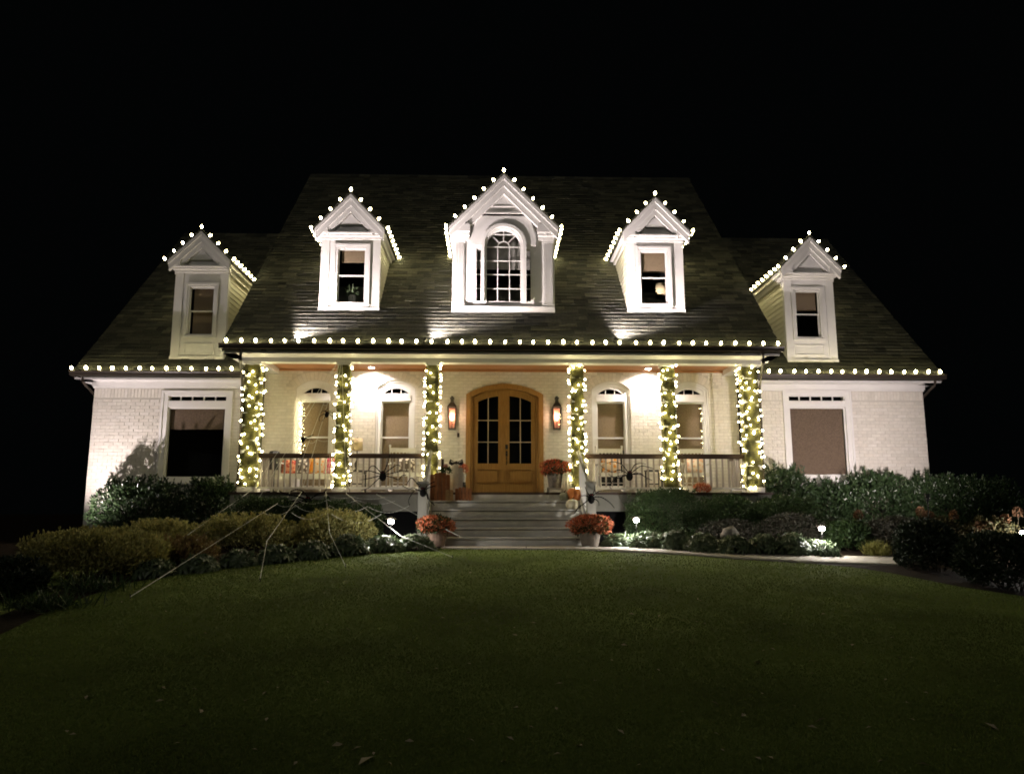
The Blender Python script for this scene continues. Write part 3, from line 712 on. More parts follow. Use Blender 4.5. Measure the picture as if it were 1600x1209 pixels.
def gable_parts(D, pb, yo, c, hw, za, ze, zc0, zc1, w, yf, ry, sl, deep):
    """roof slabs, raking cornice, soffits"""
    for s in (-1, 1):
        yback = ry(za)+.3
        # roof slab
        e = hw+.05; t = .05
        V = []
        A = [(c, za+.055), (c+s*e, ze+.055-sl*.05), (c+s*e, ze+.055-sl*.05-t), (c, za+.055-t)]
        ye = ry(ze)+.3
        n = [(x, yo-.03, z) for x, z in A]+[(A[0][0], yback, A[0][1]), (A[1][0], ye, A[1][1]), (A[2][0], ye, A[2][1]), (A[3][0], yback, A[3][1])]
        MB().add(n, [(0,1,2,3),(7,6,5,4),(0,4,5,1),(1,5,6,2),(2,6,7,3),(3,7,4,0)]).build('dormer_roof', M['shingle'], pb)
        # raking cornice, two steps
        for off, wd_, y0, nm in ((0, .07, yo-.02, 'raking_cornice'), (.07, .11, yo+.015, 'raking_fascia')):
            f = lambda x, o: za-sl*abs(x-c)-o*math.sqrt(1+sl*sl)
            xe = hw if off == 0 else hw-.015
            MB().pxz([(c, f(c, off)), (c+s*xe, f(c+s*xe, off)), (c+s*xe, f(c+s*xe, off+wd_)), (c, f(c, off+wd_))][::1], y0, y0+.09).build(nm, M['trim'], pb)
        # side eave board and soffit
        yback2 = ry(ze)+.1
        x0, x1 = sorted((c+s*(w+.022), c+s*(hw)))
        MB().box(x0, x1, yo+.02, yback2, zc1+.02, zc1+.05).build('side_soffit', M['trim'], pb)
        x0, x1 = sorted((c+s*(hw-.025), c+s*hw))
        MB().box(x0, x1, yo+.02, yback2, zc1+.051, ze-.04).build('side_eave_board', M['trim'], pb)
        x0, x1 = sorted((c+s*(w+.022), c+s*(w+.06)))
        MB().box(x0, x1, yf+.0, yback2, zc1-.10, zc1+.019).build('side_frieze', M['trim'], pb)
def small_dormer(i, rl, win, shade, lampcol=None):
    d, c, w, yf, zb, yo, za, ze, zc0, zc1, hw, sl, ry, zr = dormer(i, rl)
    wx0, wx1, wz0, wz1, wm, panel, cas = win
    hole = (wx0-.01, wx1+.01, wz0-.01, wz1+.01)
    pb = wall_with_holes(c-w, c+w, zb, ze-.05, yf, yf+.06, [hole]).build('dormer', M['trim'], house)
    # tympanum
    MB().pxz([(c-hw+.12, zc1+.03), (c+hw-.12, zc1+.03), (c, za-.2)], yo+.15, yf+.06).build('tympanum', M['trim'], pb)
    gable_parts(d, pb, yo, c, hw, za, ze, zc0, zc1, w, yf, ry, sl, .26)
    # inner raised triangle moulding
    o = .18*math.sqrt(1+sl*sl); zt = za-o; zl = zc0+.035; hb = (zt-zl)/sl
    o2 = .10*math.sqrt(1+sl*sl); hb2 = hb-.02-.10*math.sqrt(1+sl*sl)/sl
    hm = hw*.66
    for s in (-1, 1): MB().pxz([(c,zt+.02),(c+s*hm,zt+.02-sl*hm),(c+s*hm,zt-o2-sl*hm),(c,zt-o2)], yo+.05, yf+.01).build('pediment_moulding', M['trim'], pb)
    o3 = o2+.018*math.sqrt(1+sl*sl); hb3 = (zt-o3-zl-.075)/sl
    MB().pxz([(c-hb3,zl+.075),(c+hb3,zl+.075),(c,zt-o3)], yo+.095, yf+.015).build('pediment_panel', M['trim'], pb)
    # cornice returns (boxes at both feet) and the level cornice
    for s in (-1, 1):
        x0, x1 = sorted((c+s*hw*.995, c+s*hw*.62)); zz = lambda x: za-sl*abs(x-c)-.10*math.sqrt(1+sl*sl)
        MB().pxz([(c+s*hw*.995, zc1+.05), (c+s*hw*.62, zc1+.05), (c+s*hw*.62, zz(c+s*hw*.62)), (c+s*hw*.995, max(zc1+.06, zz(c+s*hw*.995)))], yo+.025, yf-.002).build('cornice_return', M['trim'], pb)
    MB().box(c-hw+.01, c+hw-.01, yo+.03, yf-.0, zc1+.02, zc1+.05).box(c-hw+.05, c+hw-.05, yo+.10, yf-.0, zc1-.02, zc1+.02).box(c-w-.03, c+w+.03, yf-.07, yf-.0, zc1-.07, zc1-.02).build('cornice', M['trim'], pb)
    # corner boards
    for s in (-1, 1):
        x0, x1 = sorted((c+s*w, c+s*(w-.17))); MB().box(x0, x1, yf-.025, yf-.001, zb-.0, zc1-.071).build('corner_board', M['trim'], pb)
        x0, x1 = sorted((c+s*w, c+s*(w+.022))); MB().box(x0, x1, yf-.024, yf+.1, zb-.05, zc1-.072).build('corner_board', M['trim'], pb)
        siding(pb, c, w, yf, ry, zc1+.02, zb-.1, s)
    MB().box(c-w-.03, c+w+.03, yf-.05, yf-.026, zb-.02, zb+.06).build('base_flashing', M['trim'], pb)
    # window
    MB().ring([(wx0-cas,wz0-cas*.8),(wx1+cas,wz0-cas*.8),(wx1+cas,wz1+cas),(wx0-cas,wz1+cas)], [(wx0,wz0),(wx1,wz0),(wx1,wz1),(wx0,wz1)], yf-.045, yf+.02).build('window_casing', M['trim'], pb)
    MB().ring([(wx0-cas-.02,wz0-cas*.8-.02),(wx1+cas+.02,wz0-cas*.8-.02),(wx1+cas+.02,wz1+cas+.02),(wx0-cas-.02,wz1+cas+.02)], [(wx0-cas+.03,wz0-cas*.8+.03),(wx1+cas-.03,wz0-cas*.8+.03),(wx1+cas-.03,wz1+cas-.03),(wx0-cas+.03,wz1+cas-.03)], yf-.062, yf-.046).build('casing_backband', M['trim'], pb)
    for z0, z1, yo2 in ((wm-.015, wz1, .0), (wz0, wm+.02, .03)):
        sash_frame(MB(), wx0, wx1, z0, z1, yf+yo2, yf+yo2+.025, .028).build('window_sash', M['trim'], pb)
        MB().box(wx0+.028, wx1-.028, yf+yo2+.01, yf+yo2+.015, z0+.028, z1-.028).build('window_pane', M['glass'], pb)
    for (s0, s1) in shade: shade_mb(wx0+.06, wx1-.02, s0, s1, yf+.11).build('roller_shade', M['shade'], pb)
    MB().box(c-w+.03, c+w-.03, yf+.75, yf+.78, zb, ze).box(c-w+.02, c-w+.04, yf+.07, yf+.75, zb, ze).box(c+w-.04, c+w-.02, yf+.07, yf+.75, zb, ze).box(c-w+.03, c+w-.03, yf+.07, yf+.75, zb-.0, zb+.02).build('dormer_dark_backing', M['dark'], pb)
    if panel:
        z0, z1 = panel
        MB().ring([(wx0-.06,z0),(wx1+.06,z0),(wx1+.06,z1),(wx0-.06,z1)], [(wx0-.035,z0+.025),(wx1+.035,z0+.025),(wx1+.035,z1-.025),(wx0-.035,z1-.025)], yf-.02, yf-.001).build('sill_panel', M['trim'], pb)
    d.update(za=za, ze=ze, yo=yo, sl=sl, zc1=zc1, yb=ry(ze), zb=zb); return pb
def W2(y, l, r, t, b, m, cx_off=0): return AX(l, (t+b)/2, y), AX(r, (t+b)/2, y), AZ(l, b, y), AZ(l, t, y), AZ(l, m, y)
dorm[0]['hw'] = .79; dorm[2]['hw'] = .77; dorm[3]['hw'] = .72; dorm[4]['hw'] = .72; dorm[1]['hw'] = 1.24
y = dorm[0]['y']; a = W2(y, 527.5, 571, 389, 473, 430.5)
d_l = small_dormer(0, (548, 303, 358, 356, 367), (*a, None, .085), [(AZ(548,407,y), a[3])])
y = dorm[2]['y']; a = W2(y, 1001, 1042, 393, 475, 434)
d_r = small_dormer(2, (1020, 309, 362, 360, 371), (*a, None, .085), [(AZ(1020,423,y), a[3])])
y = dorm[3]['y']; a = W2(y, 295.5, 334, 449, 523, 486)
d_wl = small_dormer(3, (318, 361, 407, 411, 419), (*a, (AZ(310,554,y), AZ(310,536,y)), .075), [(a[2]+.03, a[3])])
y = dorm[4]['y']; a = W2(y, 1243, 1280, 455, 527, 491)
d_wr = small_dormer(4, (1256, 370, 418, 422, 430), (*a, (AZ(1262,555,y), AZ(1262,539,y)), .075), [(AZ(1260,483,y), a[3])])
# centre dormer
def centre_dormer():
    d, c, w, yf, zb, yo, za, ze, zc0, zc1, hw, sl, ry, zr = dormer(1, (787, 273, 355, 356, 367))
    Z = lambda py: AZ(787, py, yf); U = (AX(814.4,430,yf)-AX(761,430,yf))/2       # half width of the arched glass
    zs, zbot = Z(386), Z(472); n = 16
    side = U+.33
    pb = wall_with_holes(c-w, c+w, zb, Z(366), yf, yf+.06, [(c-side+.10, c-side+.24, zbot, Z(391)), (c-U-.015, c+U+.015, zbot, Z(366)-.01), (c+side-.24, c+side-.10, zbot, Z(391))]).build('dormer', M['trim'], house)
    half = lambda r, z0: [(c-r, z0)]+[(c-r*math.cos(math.pi*k/n), zs+r*math.sin(math.pi*k/n)) for k in range(n+1)]+[(c+r, z0)]
    # face above the springline, cut by the arch
    zt = Z(337); xb = side+.02
    up = [(c-xb, zs), (c-xb+.0, Z(371)), (c-.56, zt), (c+.56, zt), (c+xb, Z(371)), (c+xb, zs)]
    arcp = [(c+(U+.015)*math.cos(math.pi*k/n), zs+(U+.015)*math.sin(math.pi*k/n)) for k in range(n+1)]
    MB().pxz(up[:]+[p for p in arcp], yf-.11, yf-.004).build('arch_face', M['trim'], pb)
    MB().pxz([(c-hw+.15, Z(366)+.01), (c-U-.02, Z(366)+.01)]+[(c-(U+.015)*math.cos(math.pi*k/n), zs+(U+.015)*math.sin(math.pi*k/n)) for k in range(n+1) if zs+(U+.015)*math.sin(math.pi*k/n) > Z(366)+.01]+[(c+U+.02, Z(366)+.01), (c+hw-.15, Z(366)+.01), (c, za-.16)], yf+.012, yf+.06).build('tympanum', M['trim'], pb)
    gable_parts(d, pb, yo, c, hw, za, ze, zc0, zc1, w, yf, ry, sl, .26)
    k = math.sqrt(1+sl*sl); zin = za-.185*k; hb = (zin-Z(345))/sl
    for s in (-1, 1):
        f = lambda x, o: za-sl*abs(x-c)-o*k
        xe = hw*.80
        MB().pxz([(c, f(c,.182)), (c+s*xe, f(c+s*xe,.182)), (c+s*xe, f(c+s*xe,.30)), (c, f(c,.30))], yo+.07, yf+.01).build('pediment_moulding', M['trim'], pb)
    MB().pxz([(c-.70, zt+.0), (c+.70, zt+.0), (c+.70, zt+.03), (c-.70, zt+.03)], yf-.14, yf+.0).build('tympanum_ledge', M['trim'], pb)
    zq = Z(326); hq = .36
    MB().pxz([(c-.72, zt+.031), (c+.72, zt+.031), (c+.52, zin-.10*k-sl*.52), (c, zin-.10*k), (c-.52, zin-.10*k-sl*.52)], yo+.15, yf-.0).build('tympanum_face', M['trim'], pb)
    MB().ring([(c-hq,zq),(c+hq,zq),(c,zq+hq*sl)], [(c-hq+.03,zq+.012),(c+hq-.03,zq+.012),(c,zq+hq*sl-.025*k)], yo+.135, yo+.149).build('pediment_panel', M['trim'], pb)
    for s in (-1, 1):
        x0, x1 = sorted((c+s*hw*.995, c+s*(side+.05))); zz = lambda x: za-sl*abs(x-c)-.10*k
        MB().box(x0, x1, yo+.025, yf-.002, zc1+.05, Z(355)-.01).build('cornice_return', M['trim'], pb)
        x0, x1 = sorted((c+s*hw*.97, c+s*(side+.06)))
        MB().box(x0, x1, yo+.08, yf-.002, zc1-.02, zc1+.049).build('cornice', M['trim'], pb)
        x0, x1 = sorted((c+s*(w+.02), c+s*(side+.07)))
        MB().box(x0, x1, yf-.10, yf-.002, zc1-.10, zc1-.021).build('cornice_bed', M['trim'], pb)
        # fluted pilaster
        px0, px1 = sorted((c+s*(w-.02), c+s*(w-.24)))
        pil = MB().box(px0-.015, px1+.015, yf-.05, yf-.001, zb+.14, Z(378)).box(px0-.025, px1+.025, yf-.085, yf-.001, zb+.10, zb+.17).box(px0-.025, px1+.025, yf-.085, yf-.001, Z(381), Z(376))
        nf = 6
        for q_ in range(nf):
            xx = px0+.005+(px1-px0-.01)*(q_+.5)/nf; pil.box(xx-.011, xx+.011, yf-.075, yf-.05, zb+.18, Z(382))
        pil.build('fluted_pilaster', M['trim'], pb)
        # side light
        g0, g1 = sorted((c+s*(side-.10), c+s*(side-.24)))
        MB().ring([(g0-.07,zbot-.04),(g1+.07,zbot-.04),(g1+.07,Z(384)),(g0-.07,Z(384))], [(g0,zbot),(g1,zbot),(g1,Z(391)),(g0,Z(391))], yf-.075, yf+.02).build('sidelight_frame', M['trim'], pb)
        MB().box(g0, g1, yf+.02, yf+.025, zbot, Z(391)).build('window_pane', M['glass'], pb)
        for py in (407.6, 429, 451): MB().box(g0, g1, yf+.004, yf+.018, Z(py)-.009, Z(py)+.009).build('muntin', M['trim'], pb)
        siding(pb, c, w, yf, ry, zc1+.02, zb-.1, s)
        x0, x1 = sorted((c+s*w, c+s*(w+.022))); MB().box(x0, x1, yf-.024, yf+.1, zb-.05, zc1-.10).build('corner_board', M['trim'], pb)
        MB().box(*sorted((c+s*(U+.13), c+s*(side-.315+.05))), yf-.05, yf-.001, zbot-.04, Z(377)).build('mullion_post', M['trim'], pb)
    MB().ring(half(U+.125, zbot-.02), half(U+.05, zbot-.02), yf-.15, yf+.0, False).build('arch_casing', M['trim'], pb)
    MB().ring(half(U+.052, zbot-.02), half(U-.005, zbot-.02), yf-.09, yf+.02, False).build('arch_frame', M['trim'], pb)
    MB().pxz(half(U-.005, zbot), yf+.022, yf+.028).build('window_pane', M['glass'], pb)
    mh = .0095
    shade_mb(c-w+.06, c+w-.06, Z(414), Z(368)+.15, yf+.30).build('roller_shade', M['greyshade'], pb)
    for s in (-1, 1):
        xm = c+s*U*.345; MB().box(xm-mh, xm+mh, yf+.0, yf+.02, zbot, zs).build('muntin', M['trim'], pb)
    for py in (386, 407.6, 429, 451, 471.5): MB().box(c-U, c+U, yf+.002, yf+.0195, Z(py)-mh, Z(py)+mh).build('muntin', M['trim'], pb)
    r0 = U*.345; fr = MB().ring([(c-(r0+mh)*math.cos(math.pi*k_/10), zs+(r0+mh)*math.sin(math.pi*k_/10)) for k_ in range(11)], [(c-(r0-mh)*math.cos(math.pi*k_/10), zs+(r0-mh)*math.sin(math.pi*k_/10)) for k_ in range(11)], yf+.001, yf+.019, False)
    for a_ in (45, 90, 135):
        t = R_(a_); dx, dz = math.cos(t), math.sin(t); nx_, nz_ = -dz*mh, dx*mh
        fr.pxz([(c+dx*r0+nx_, zs+dz*r0+nz_), (c+dx*r0-nx_, zs+dz*r0-nz_), (c+dx*U-nx_, zs+dz*U-nz_), (c+dx*U+nx_, zs+dz*U+nz_)], yf+.003, yf+.018)
    fr.build('fan_muntin', M['trim'], pb)
    MB().box(c-w-.02, c+w+.02, yf-.10, yf-.001, zb-.02, zb+.10).box(c-w-.0, c+w+.0, yf-.125, yf-.10, zb+.06, zb+.10).build('dormer_sill', M['trim'], pb)
    MB().box(c-w+.03, c+w-.03, yf+.9, yf+.93, zb, ze+.4).box(c-w+.02, c-w+.04, yf+.07, yf+.9, zb, ze).box(c+w-.04, c+w-.02, yf+.07, yf+.9, zb, ze).box(c-w+.03, c+w-.03, yf+.07, yf+.9, zb, zb+.02).build('dormer_dark_backing', M['dark'], pb)
    d.update(za=za, ze=ze, yo=yo, sl=sl, zc1=zc1, yb=ry(ze), zb=zb)
centre_dormer()

exec_after = []
# ------------------------------------------------------------------ lamps
def spot(name, loc, target, watts, size, blend, col, r=.03):
    l = bpy.data.lights.new(name, 'SPOT'); l.energy = watts; l.spot_size = R_(size); l.spot_blend = blend; l.color = col; l.shadow_soft_size = r
    o = bpy.data.objects.new(name, l); C.objects.link(o); o.location = loc
    o.rotation_euler = (Vector(target)-Vector(loc)).to_track_quat('-Z', 'Y').to_euler(); return o
def point(name, loc, watts, col, r=.03):
    l = bpy.data.lights.new(name, 'POINT'); l.energy = watts; l.color = col; l.shadow_soft_size = r
    o = bpy.data.objects.new(name, l); C.objects.link(o); o.location = loc; return o
# floods on the porch gutter, aimed at the three front dormers
for px, tx, lab, tz, kw in ((453, -3.15, 'small black floodlight on the porch gutter left of the left front dormer', 6.2, 1.0), (664, .1, 'small black floodlight on the porch gutter below left of the arched dormer', 6.7, 1.25), (962, 3.75, 'small black floodlight on the porch gutter left of the lamp dormer', 6.2, 1.0)):
    p = at(px, 531, YE-.02); t = thing('floodlight', p, lab, 'floodlight', 'floodlights along the porch gutter')
    tgt = Vector((tx, 16.9, tz)); dirv = (tgt-p).normalized()
    q_ = dirv.to_track_quat('Z', 'Y').to_matrix()
    def tr(v): return p+q_@Vector(v)
    mb = MB().lathe([(.02,-.06),(.045,-.05),(.055,.03),(.05,.035),(.046,.02)], n=10); mb.v = [tr(v) for v in mb.v]; mb.build('housing', M['black'], t)
    mb = MB().lathe([(.04,.018),(.04,.021)], n=10); mb.v = [tr(v) for v in mb.v]; mb.build('lens', M['lens'], t)
    MB().tube([p, p+Vector((0,.03,-.07))], .012, 5).build('bracket', M['black'], t)
    l = spot('flood_lamp', p+dirv*.06, tgt, W_FLOOD*kw*4, 95, .6, COL_FLOOD, .03); l.location = dirv*.06; l.parent = t
# porch downlights by the wall
for px, lab in ((580, 'recessed ceiling light of the porch beside the second column from left'), (1013, 'recessed ceiling light of the porch beside the fifth column from left')):
    p = Vector((AX(px, 590, YP-.28), YP-.28, WCEIL-.014)); t = thing('ceiling_light', p, lab, 'ceiling light', 'porch ceiling lights')
    MB().lathe([(.09,-.012),(.09,0)], c=p, n=14).build('trim_ring', M['trim'], t)
    MB().lathe([(.06,-.016),(.06,-.013)], c=p, n=12).build('lens', M['lens'], t)
    l = spot('porch_lamp', p, p+Vector((0,.10,-1)), W_PORCH*4, 150, .5, (1,.86,.80), .05); l.location = (0,0,-.03); l.parent = t
# ground uplights washing the wings
def uplight(p, tgt, lab, w, size=110, stake=0):
    t = thing('ground_uplight', p, lab, 'uplight', 'ground uplights in the beds')
    base = p
    if stake: MB().tube([p+Vector((0,0,-.05)), p+Vector((0,0,stake+.01))], .012, 6).build('stake', M['black'], t); p = p+Vector((0,0,stake))
    MB().lathe([(.03,0),(.035,.06),(.05,.07),(.05,.13),(.04,.13)], c=p, n=10).build('housing', M['black'], t)
    MB().lathe([(.038,.118),(.038,.121)], c=p, n=10).build('lens', M['lens'], t)
    l = spot('up_lamp', p, tgt, w*4, size, .6, COL_FLOOD, .03); l.location = (0,0,.15+stake); l.parent = t
    l.data.spot_blend = 1.0
    l.rotation_euler = (Vector(tgt)-p-Vector((0,0,.15))).to_track_quat('-Z', 'Y').to_euler()
uplight(Vector((-8.80, 16.0, gz(-8.80, 16.0)-.04)), (-8.2, YW, 3.9), 'black ground uplight beside the left hedge end washing the brick', W_UP*1.7, 105)
uplight(Vector((7.9, 13.9, gz(7.9, 13.9))), (8.0, YW, 2.6), 'black stake mounted floodlight between the hydrangeas facing the right wing', W_UP*1.75, 105, 1.02)
# wall lanterns
for px, lab in ((706, 'copper gas lantern on the brick left of the front door'), (870.3, 'black gas lantern on the brick right of the front door')):
    yl = YP-.17; c = at(px, 670, yl); t = thing('wall_lantern', c, lab, 'lantern', 'gas lanterns beside the front door')
    k = (AX(877,650,yl)-AX(863.6,650,yl))/2; zt = AZ(px,637,yl)-c.z; zk = AZ(px,619,yl)-c.z
    m_ = M['black'] if px > 800 else M['bronze']
    fr = MB()
    for sx in (-1,1):
        for sy in (-1,1): fr.tube([(c.x+sx*k*.72,c.y+sy*k*.72,c.z),(c.x+sx*k*.95,c.y+sy*k*.95,c.z+zt)], .012, 4)
    fr.box(c.x-k*.8, c.x+k*.8, c.y-k*.8, c.y+k*.8, c.z-.02, c.z+.015).build('frame', m_, t)
    hd = MB().lathe([(k*1.5,zt),(k*1.45,zt+.03),(k*.55,zt+.13),(k*.5,zt+.20),(k*.7,zt+.21),(k*.7,zt+.235),(k*.35,zk-.02),(k*.4,zk)], c=c, n=4); hd.v = [(c.x+(v[0]-c.x)*.7071-(v[1]-c.y)*.7071, c.y+(v[0]-c.x)*.7071+(v[1]-c.y)*.7071, v[2]) for v in hd.v]
    hd.build('chimney_cap', m_, t)
    MB().box(c.x-.05, c.x+.05, YP-.03, YP-.013, c.z+.1, c.z+zt+.1).tube([(c.x,YP-.02,c.z+zt+.1),(c.x,c.y,c.z+zt+.14)], .014, 5).build('bracket', m_, t)
    for sy in (-1, 1): MB().add([(c.x-k*.7,c.y+sy*k*.7,c.z+.015),(c.x+k*.7,c.y+sy*k*.7,c.z+.015),(c.x+k*.92,c.y+sy*k*.92,c.z+zt),(c.x-k*.92,c.y+sy*k*.92,c.z+zt)], [(0,1,2,3)]).build('pane', M['glass'], t)
    MB().box(c.x-k*.68, c.x+k*.68, c.y+k*.62, c.y+k*.66, c.z+.02, c.z+zt-.01).build('glow_reflector', M['copper'], t)  # added reflector, catches the flame light so the lantern glows orange-pink
    MB().tube([(c.x,c.y,c.z),(c.x,c.y,c.z+zt*.4)], .012, 6).build('burner', m_, t)
    MB().lathe([(.004,0),(.026,.035),(.02,.07),(.003,.13)], c=(c.x,c.y,c.z+zt*.4), n=8).build('flame', M['flame'], t, True)
    l = point('lantern_glow', (0,0,zt*.62), W_LANT, (1,.55,.38), .04); l.parent = t

# ------------------------------------------------------------------ string lights
def bulb_mesh(name, r, h, m):
    mb = MB().lathe([(r*.45,0),(r*.95,h*.28),(r,h*.5),(r*.62,h*.85),(r*.12,h)], n=7)
    me = bpy.data.meshes.new(name); me.from_pydata(mb.v, [], mb.f); me.materials.append(m)
    for p in me.polygons: p.use_smooth = True
    return me
BIG = bulb_mesh('bulb', .031, .078, M['bulb']); MINI = bulb_mesh('bulb', .0165, .038, M['mini']); TINY = bulb_mesh('bulb', .014, .03, M['mini'])
def string(label, spots, path, me, wr=.006, group='strings of warm white lights', wire='wire'):
    base = Vector(spots[0][0]); t = thing('light_string', base, label, 'string lights', group)
    wmb_ = MB().tube(path, wr, 4)
    if me is BIG:
        for p, dv in spots:
            d_ = Vector(dv).normalized(); wmb_.tube([Vector(p)-d_*.03, Vector(p)+d_*.022], .017, 6)
    wmb_.build('wire', M[wire], t)
    for p, dv in spots:
        o = link('bulb', me, None, t, Vector(p)-base)
        dv = Vector(dv)+Vector((random.uniform(-.12,.12), random.uniform(-.12,.12), random.uniform(-.12,.12)))
        o.rotation_euler = dv.to_track_quat('Z', 'Y').to_euler(); o.scale = (random.uniform(.88,1.1),)*3
    return t
def eave_string(label, x0, x1, n, y, z):
    sp = [(Vector((x0+(x1-x0)*k/(n-1)+random.uniform(-.022,.022), y, z+.012)), (random.uniform(-.25,.25), -.35, 1)) for k in range(n)]
    string(label, sp, [(x0-.05, y, z), (x1+.05, y, z)], BIG)
yb_ = YE-.09; zb_ = ZE+.0
eave_string('long string of big warm bulbs along the porch gutter', AX(353,533,yb_), AX(1216,534,yb_), 39, yb_, zb_)
yb_ = WYE-.09; zb_ = WZE+.0
eave_string('string of big warm bulbs along the left wing gutter', AX(113,581,yb_), AX(362,580,yb_), 13, yb_, zb_)
eave_string('string of big warm bulbs along the right wing gutter', AX(1201,580,yb_), AX(1470,582,yb_), 15, yb_, zb_)
names = ['left front dormer with the plant window', 'central dormer with the arched window', 'right front dormer with the lamp window', 'far left wing dormer', 'far right wing dormer']
nr_ = [4, 6, 4, 4, 4]
for i, d in enumerate(dorm):
    c, hw, za, ze, yo, sl, yb2 = d['c'], d['hw'], d['za'], d['ze'], d['yo'], d['sl'], d['yb']
    sp = []; path = []; ys_ = yo-.0; e = hw+.055; zl = ze+.06-sl*.055
    nb_ = max(4, int((yb2-ys_)/.26)); pit = Vector((sl, 0, 1)).normalized()
    for s in (-1, 1):
        seq = []
        for k in range(nb_):
            yy = ys_+.2+(yb2-ys_-.25)*(1-k/(nb_-1)) if nb_ > 1 else ys_
            seq.append((Vector((c+s*e, yy, zl)), (s*.9, 0, .5)))
        n = nr_[i]
        for k in range(n):
            t = k/n
            seq.append((Vector((c+s*e*(1-t), ys_, zl+(za+.06-zl)*t)), (s*.75, -.2, 1)))
        if s == -1: sp = seq+[(Vector((c, ys_, za+.07)), (0, -.15, 1))]
        else: sp += seq[::-1]
    string('string of warm bulbs edging the roof of the '+names[i], sp, [p for p, _ in sp], BIG)
cn = ['leftmost porch column', 'second porch column from the left', 'column left of the front door', 'column right of the front door', 'second porch column from the right', 'rightmost porch column']
for i, (x, w) in enumerate(cols):
    z0, z1 = ZF+.1, ZB-.02; turns = 10.5+.8*(i%3); n = 66 if i in (0, 5) else 58; yc = YC+.02+w; sp = []; path = []
    def hel(t, out):
        q_ = 2*math.pi*turns*t+i*1.3; cc, ss = math.cos(q_), math.sin(q_); m_ = max(abs(cc), abs(ss)); r = w+out
        return Vector((x+cc/m_*r, yc+ss/m_*r, z0+(z1-z0)*t+.06*math.sin(q_))), Vector((cc, ss, 0))
    for k in range(int(turns*16)): path.append(hel(k/(turns*16), .03)[0])
    for k in range(int(n*1.6)):
        p, dv = hel(min(1, (k+random.uniform(-.2, 1.2))/(n*1.6)), .034)
        if dv.y < .75: sp.append((p+Vector((0, 0, random.uniform(-.09, .09))), dv+Vector((0, 0, random.uniform(-.5, .5)))))
    string('mini lights wound round the '+cn[i], sp, path, MINI, .005)
p0 = at(469, 627, YP-.03); p1 = at(468.5, 712, YP-.03)
sp = [(p0.lerp(p1, (k+random.uniform(0,.6))/13)+Vector((random.uniform(0,.035),0,0)), (0,-1,0)) for k in range(13)]
string('short strand of tiny lights hanging inside the leftmost porch window frame', sp, [p for p, _ in sp], TINY, .003)

# ------------------------------------------------------------------ porch furniture
def chair_mesh(t, wide=.60, slats=7):
    w = wide/2; m = M['white']
    for s in (-1, 1):
        MB().tube([(s*w,.22,.10),(s*w,.24,.45),(s*w,.36,1.06)], .022, 6).lathe([(.012,0),(.03,.02),(.02,.05)], c=(s*w,.36,1.05), n=8).build('back_post', m, t)
        MB().tube([(s*w,-.24,.10),(s*w,-.24,.64)], .022, 6).build('leg', m, t)
        MB().box(s*w-.045, s*w+.045, -.30, .30, .64, .665).build('armrest', m, t)
        pts = [(s*w, -.45+.95*k/8, .045+.16*((k/8-.48)**2)*1.3) for k in range(9)]
        MB().tube(pts, .024, 4).build('rocker', m, t)
    for k in range(5): MB().box(-w+.02, w-.02, -.25+k*.098, -.25+k*.098+.08, .43-.008*k, .45-.008*k).build('seat_slat', m, t)
    for k in range(slats):
        x = -w+.055+(2*w-.11)*k/(slats-1); MB().tube([(x,.25,.47),(x,.345,.97)], .016, 4).build('back_slat', m, t)
    MB().box(-w+.02, w-.02, .335, .375, .93, 1.03).build('top_rail', m, t)
    MB().box(-w, w, -.255, -.225, .36, .42).build('apron', m, t); MB().tube([(-w,-.24,.22),(w,-.24,.22)], .014, 6).build('stretcher', m, t)
def place(t, loc, rz=0): t.location = loc; t.rotation_euler = (0, 0, rz)
def pillow_mat(name, a, b, sc=18):
    m = mat(name, a, .85, .1); nt = m.node_tree; N = nt.nodes; L = nt.links
    tc = N.new('ShaderNodeTexCoord'); v = N.new('ShaderNodeTexVoronoi'); v.inputs['Scale'].default_value = sc; L.new(tc.outputs['Object'], v.inputs['Vector'])
    cr = N.new('ShaderNodeValToRGB'); cr.color_ramp.elements[0].color = (*a, 1); cr.color_ramp.elements[1].color = (*b, 1); cr.color_ramp.elements[0].position = .42; cr.color_ramp.elements[1].position = .5
    L.new(v.outputs['Distance'], cr.inputs[0]); L.new(cr.outputs[0], N['Principled BSDF'].inputs['Base Color']); return m
def pillow(loc, w, h, m, label, rx=-.25, rz=0, cat='pillow'):
    V = []; n = 10
    for sgn in (-1, 1):
        for i in range(n+1):
            for j in range(n+1):
                u = -1+2*i/n; v = -1+2*j/n; th = .085*((1-u*u)*(1-v*v))**.45; pin = 1-.10*(abs(u)*abs(v))
                pin2 = 1-.07*(1-abs(u))*0
                V.append((u*w/2*(1-.06*(1-v*v)*0)*pin, sgn*th, (v*h/2)*pin+h/2))
    fs = []
    for sgn in (0, 1):
        o = sgn*(n+1)**2
        for i in range(n):
            for j in range(n):
                q_ = (o+i*(n+1)+j, o+(i+1)*(n+1)+j, o+(i+1)*(n+1)+j+1, o+i*(n+1)+j+1); fs.append(q_ if sgn == 0 else q_[::-1])
    me = bpy.data.meshes.new('pillow'); me.from_pydata(V, [], fs); me.update()
    for p in me.polygons: p.use_smooth = True
    o = link('pillow', me, m, None, Vector(loc)); o.rotation_euler = (rx, 0, rz); return tag(o, label, cat, 'cushions on the porch seats')
def floor_at(px, Y): return Vector((AX(px, 765, Y), Y, ZF))
ch = thing('rocking_chair', (0,0,0), 'white rocking chair with an orange cushion just right of the front door', 'rocking chair', 'white rocking chairs on the porch'); chair_mesh(ch)
c2 = copy_tree(ch); c3 = copy_tree(ch)
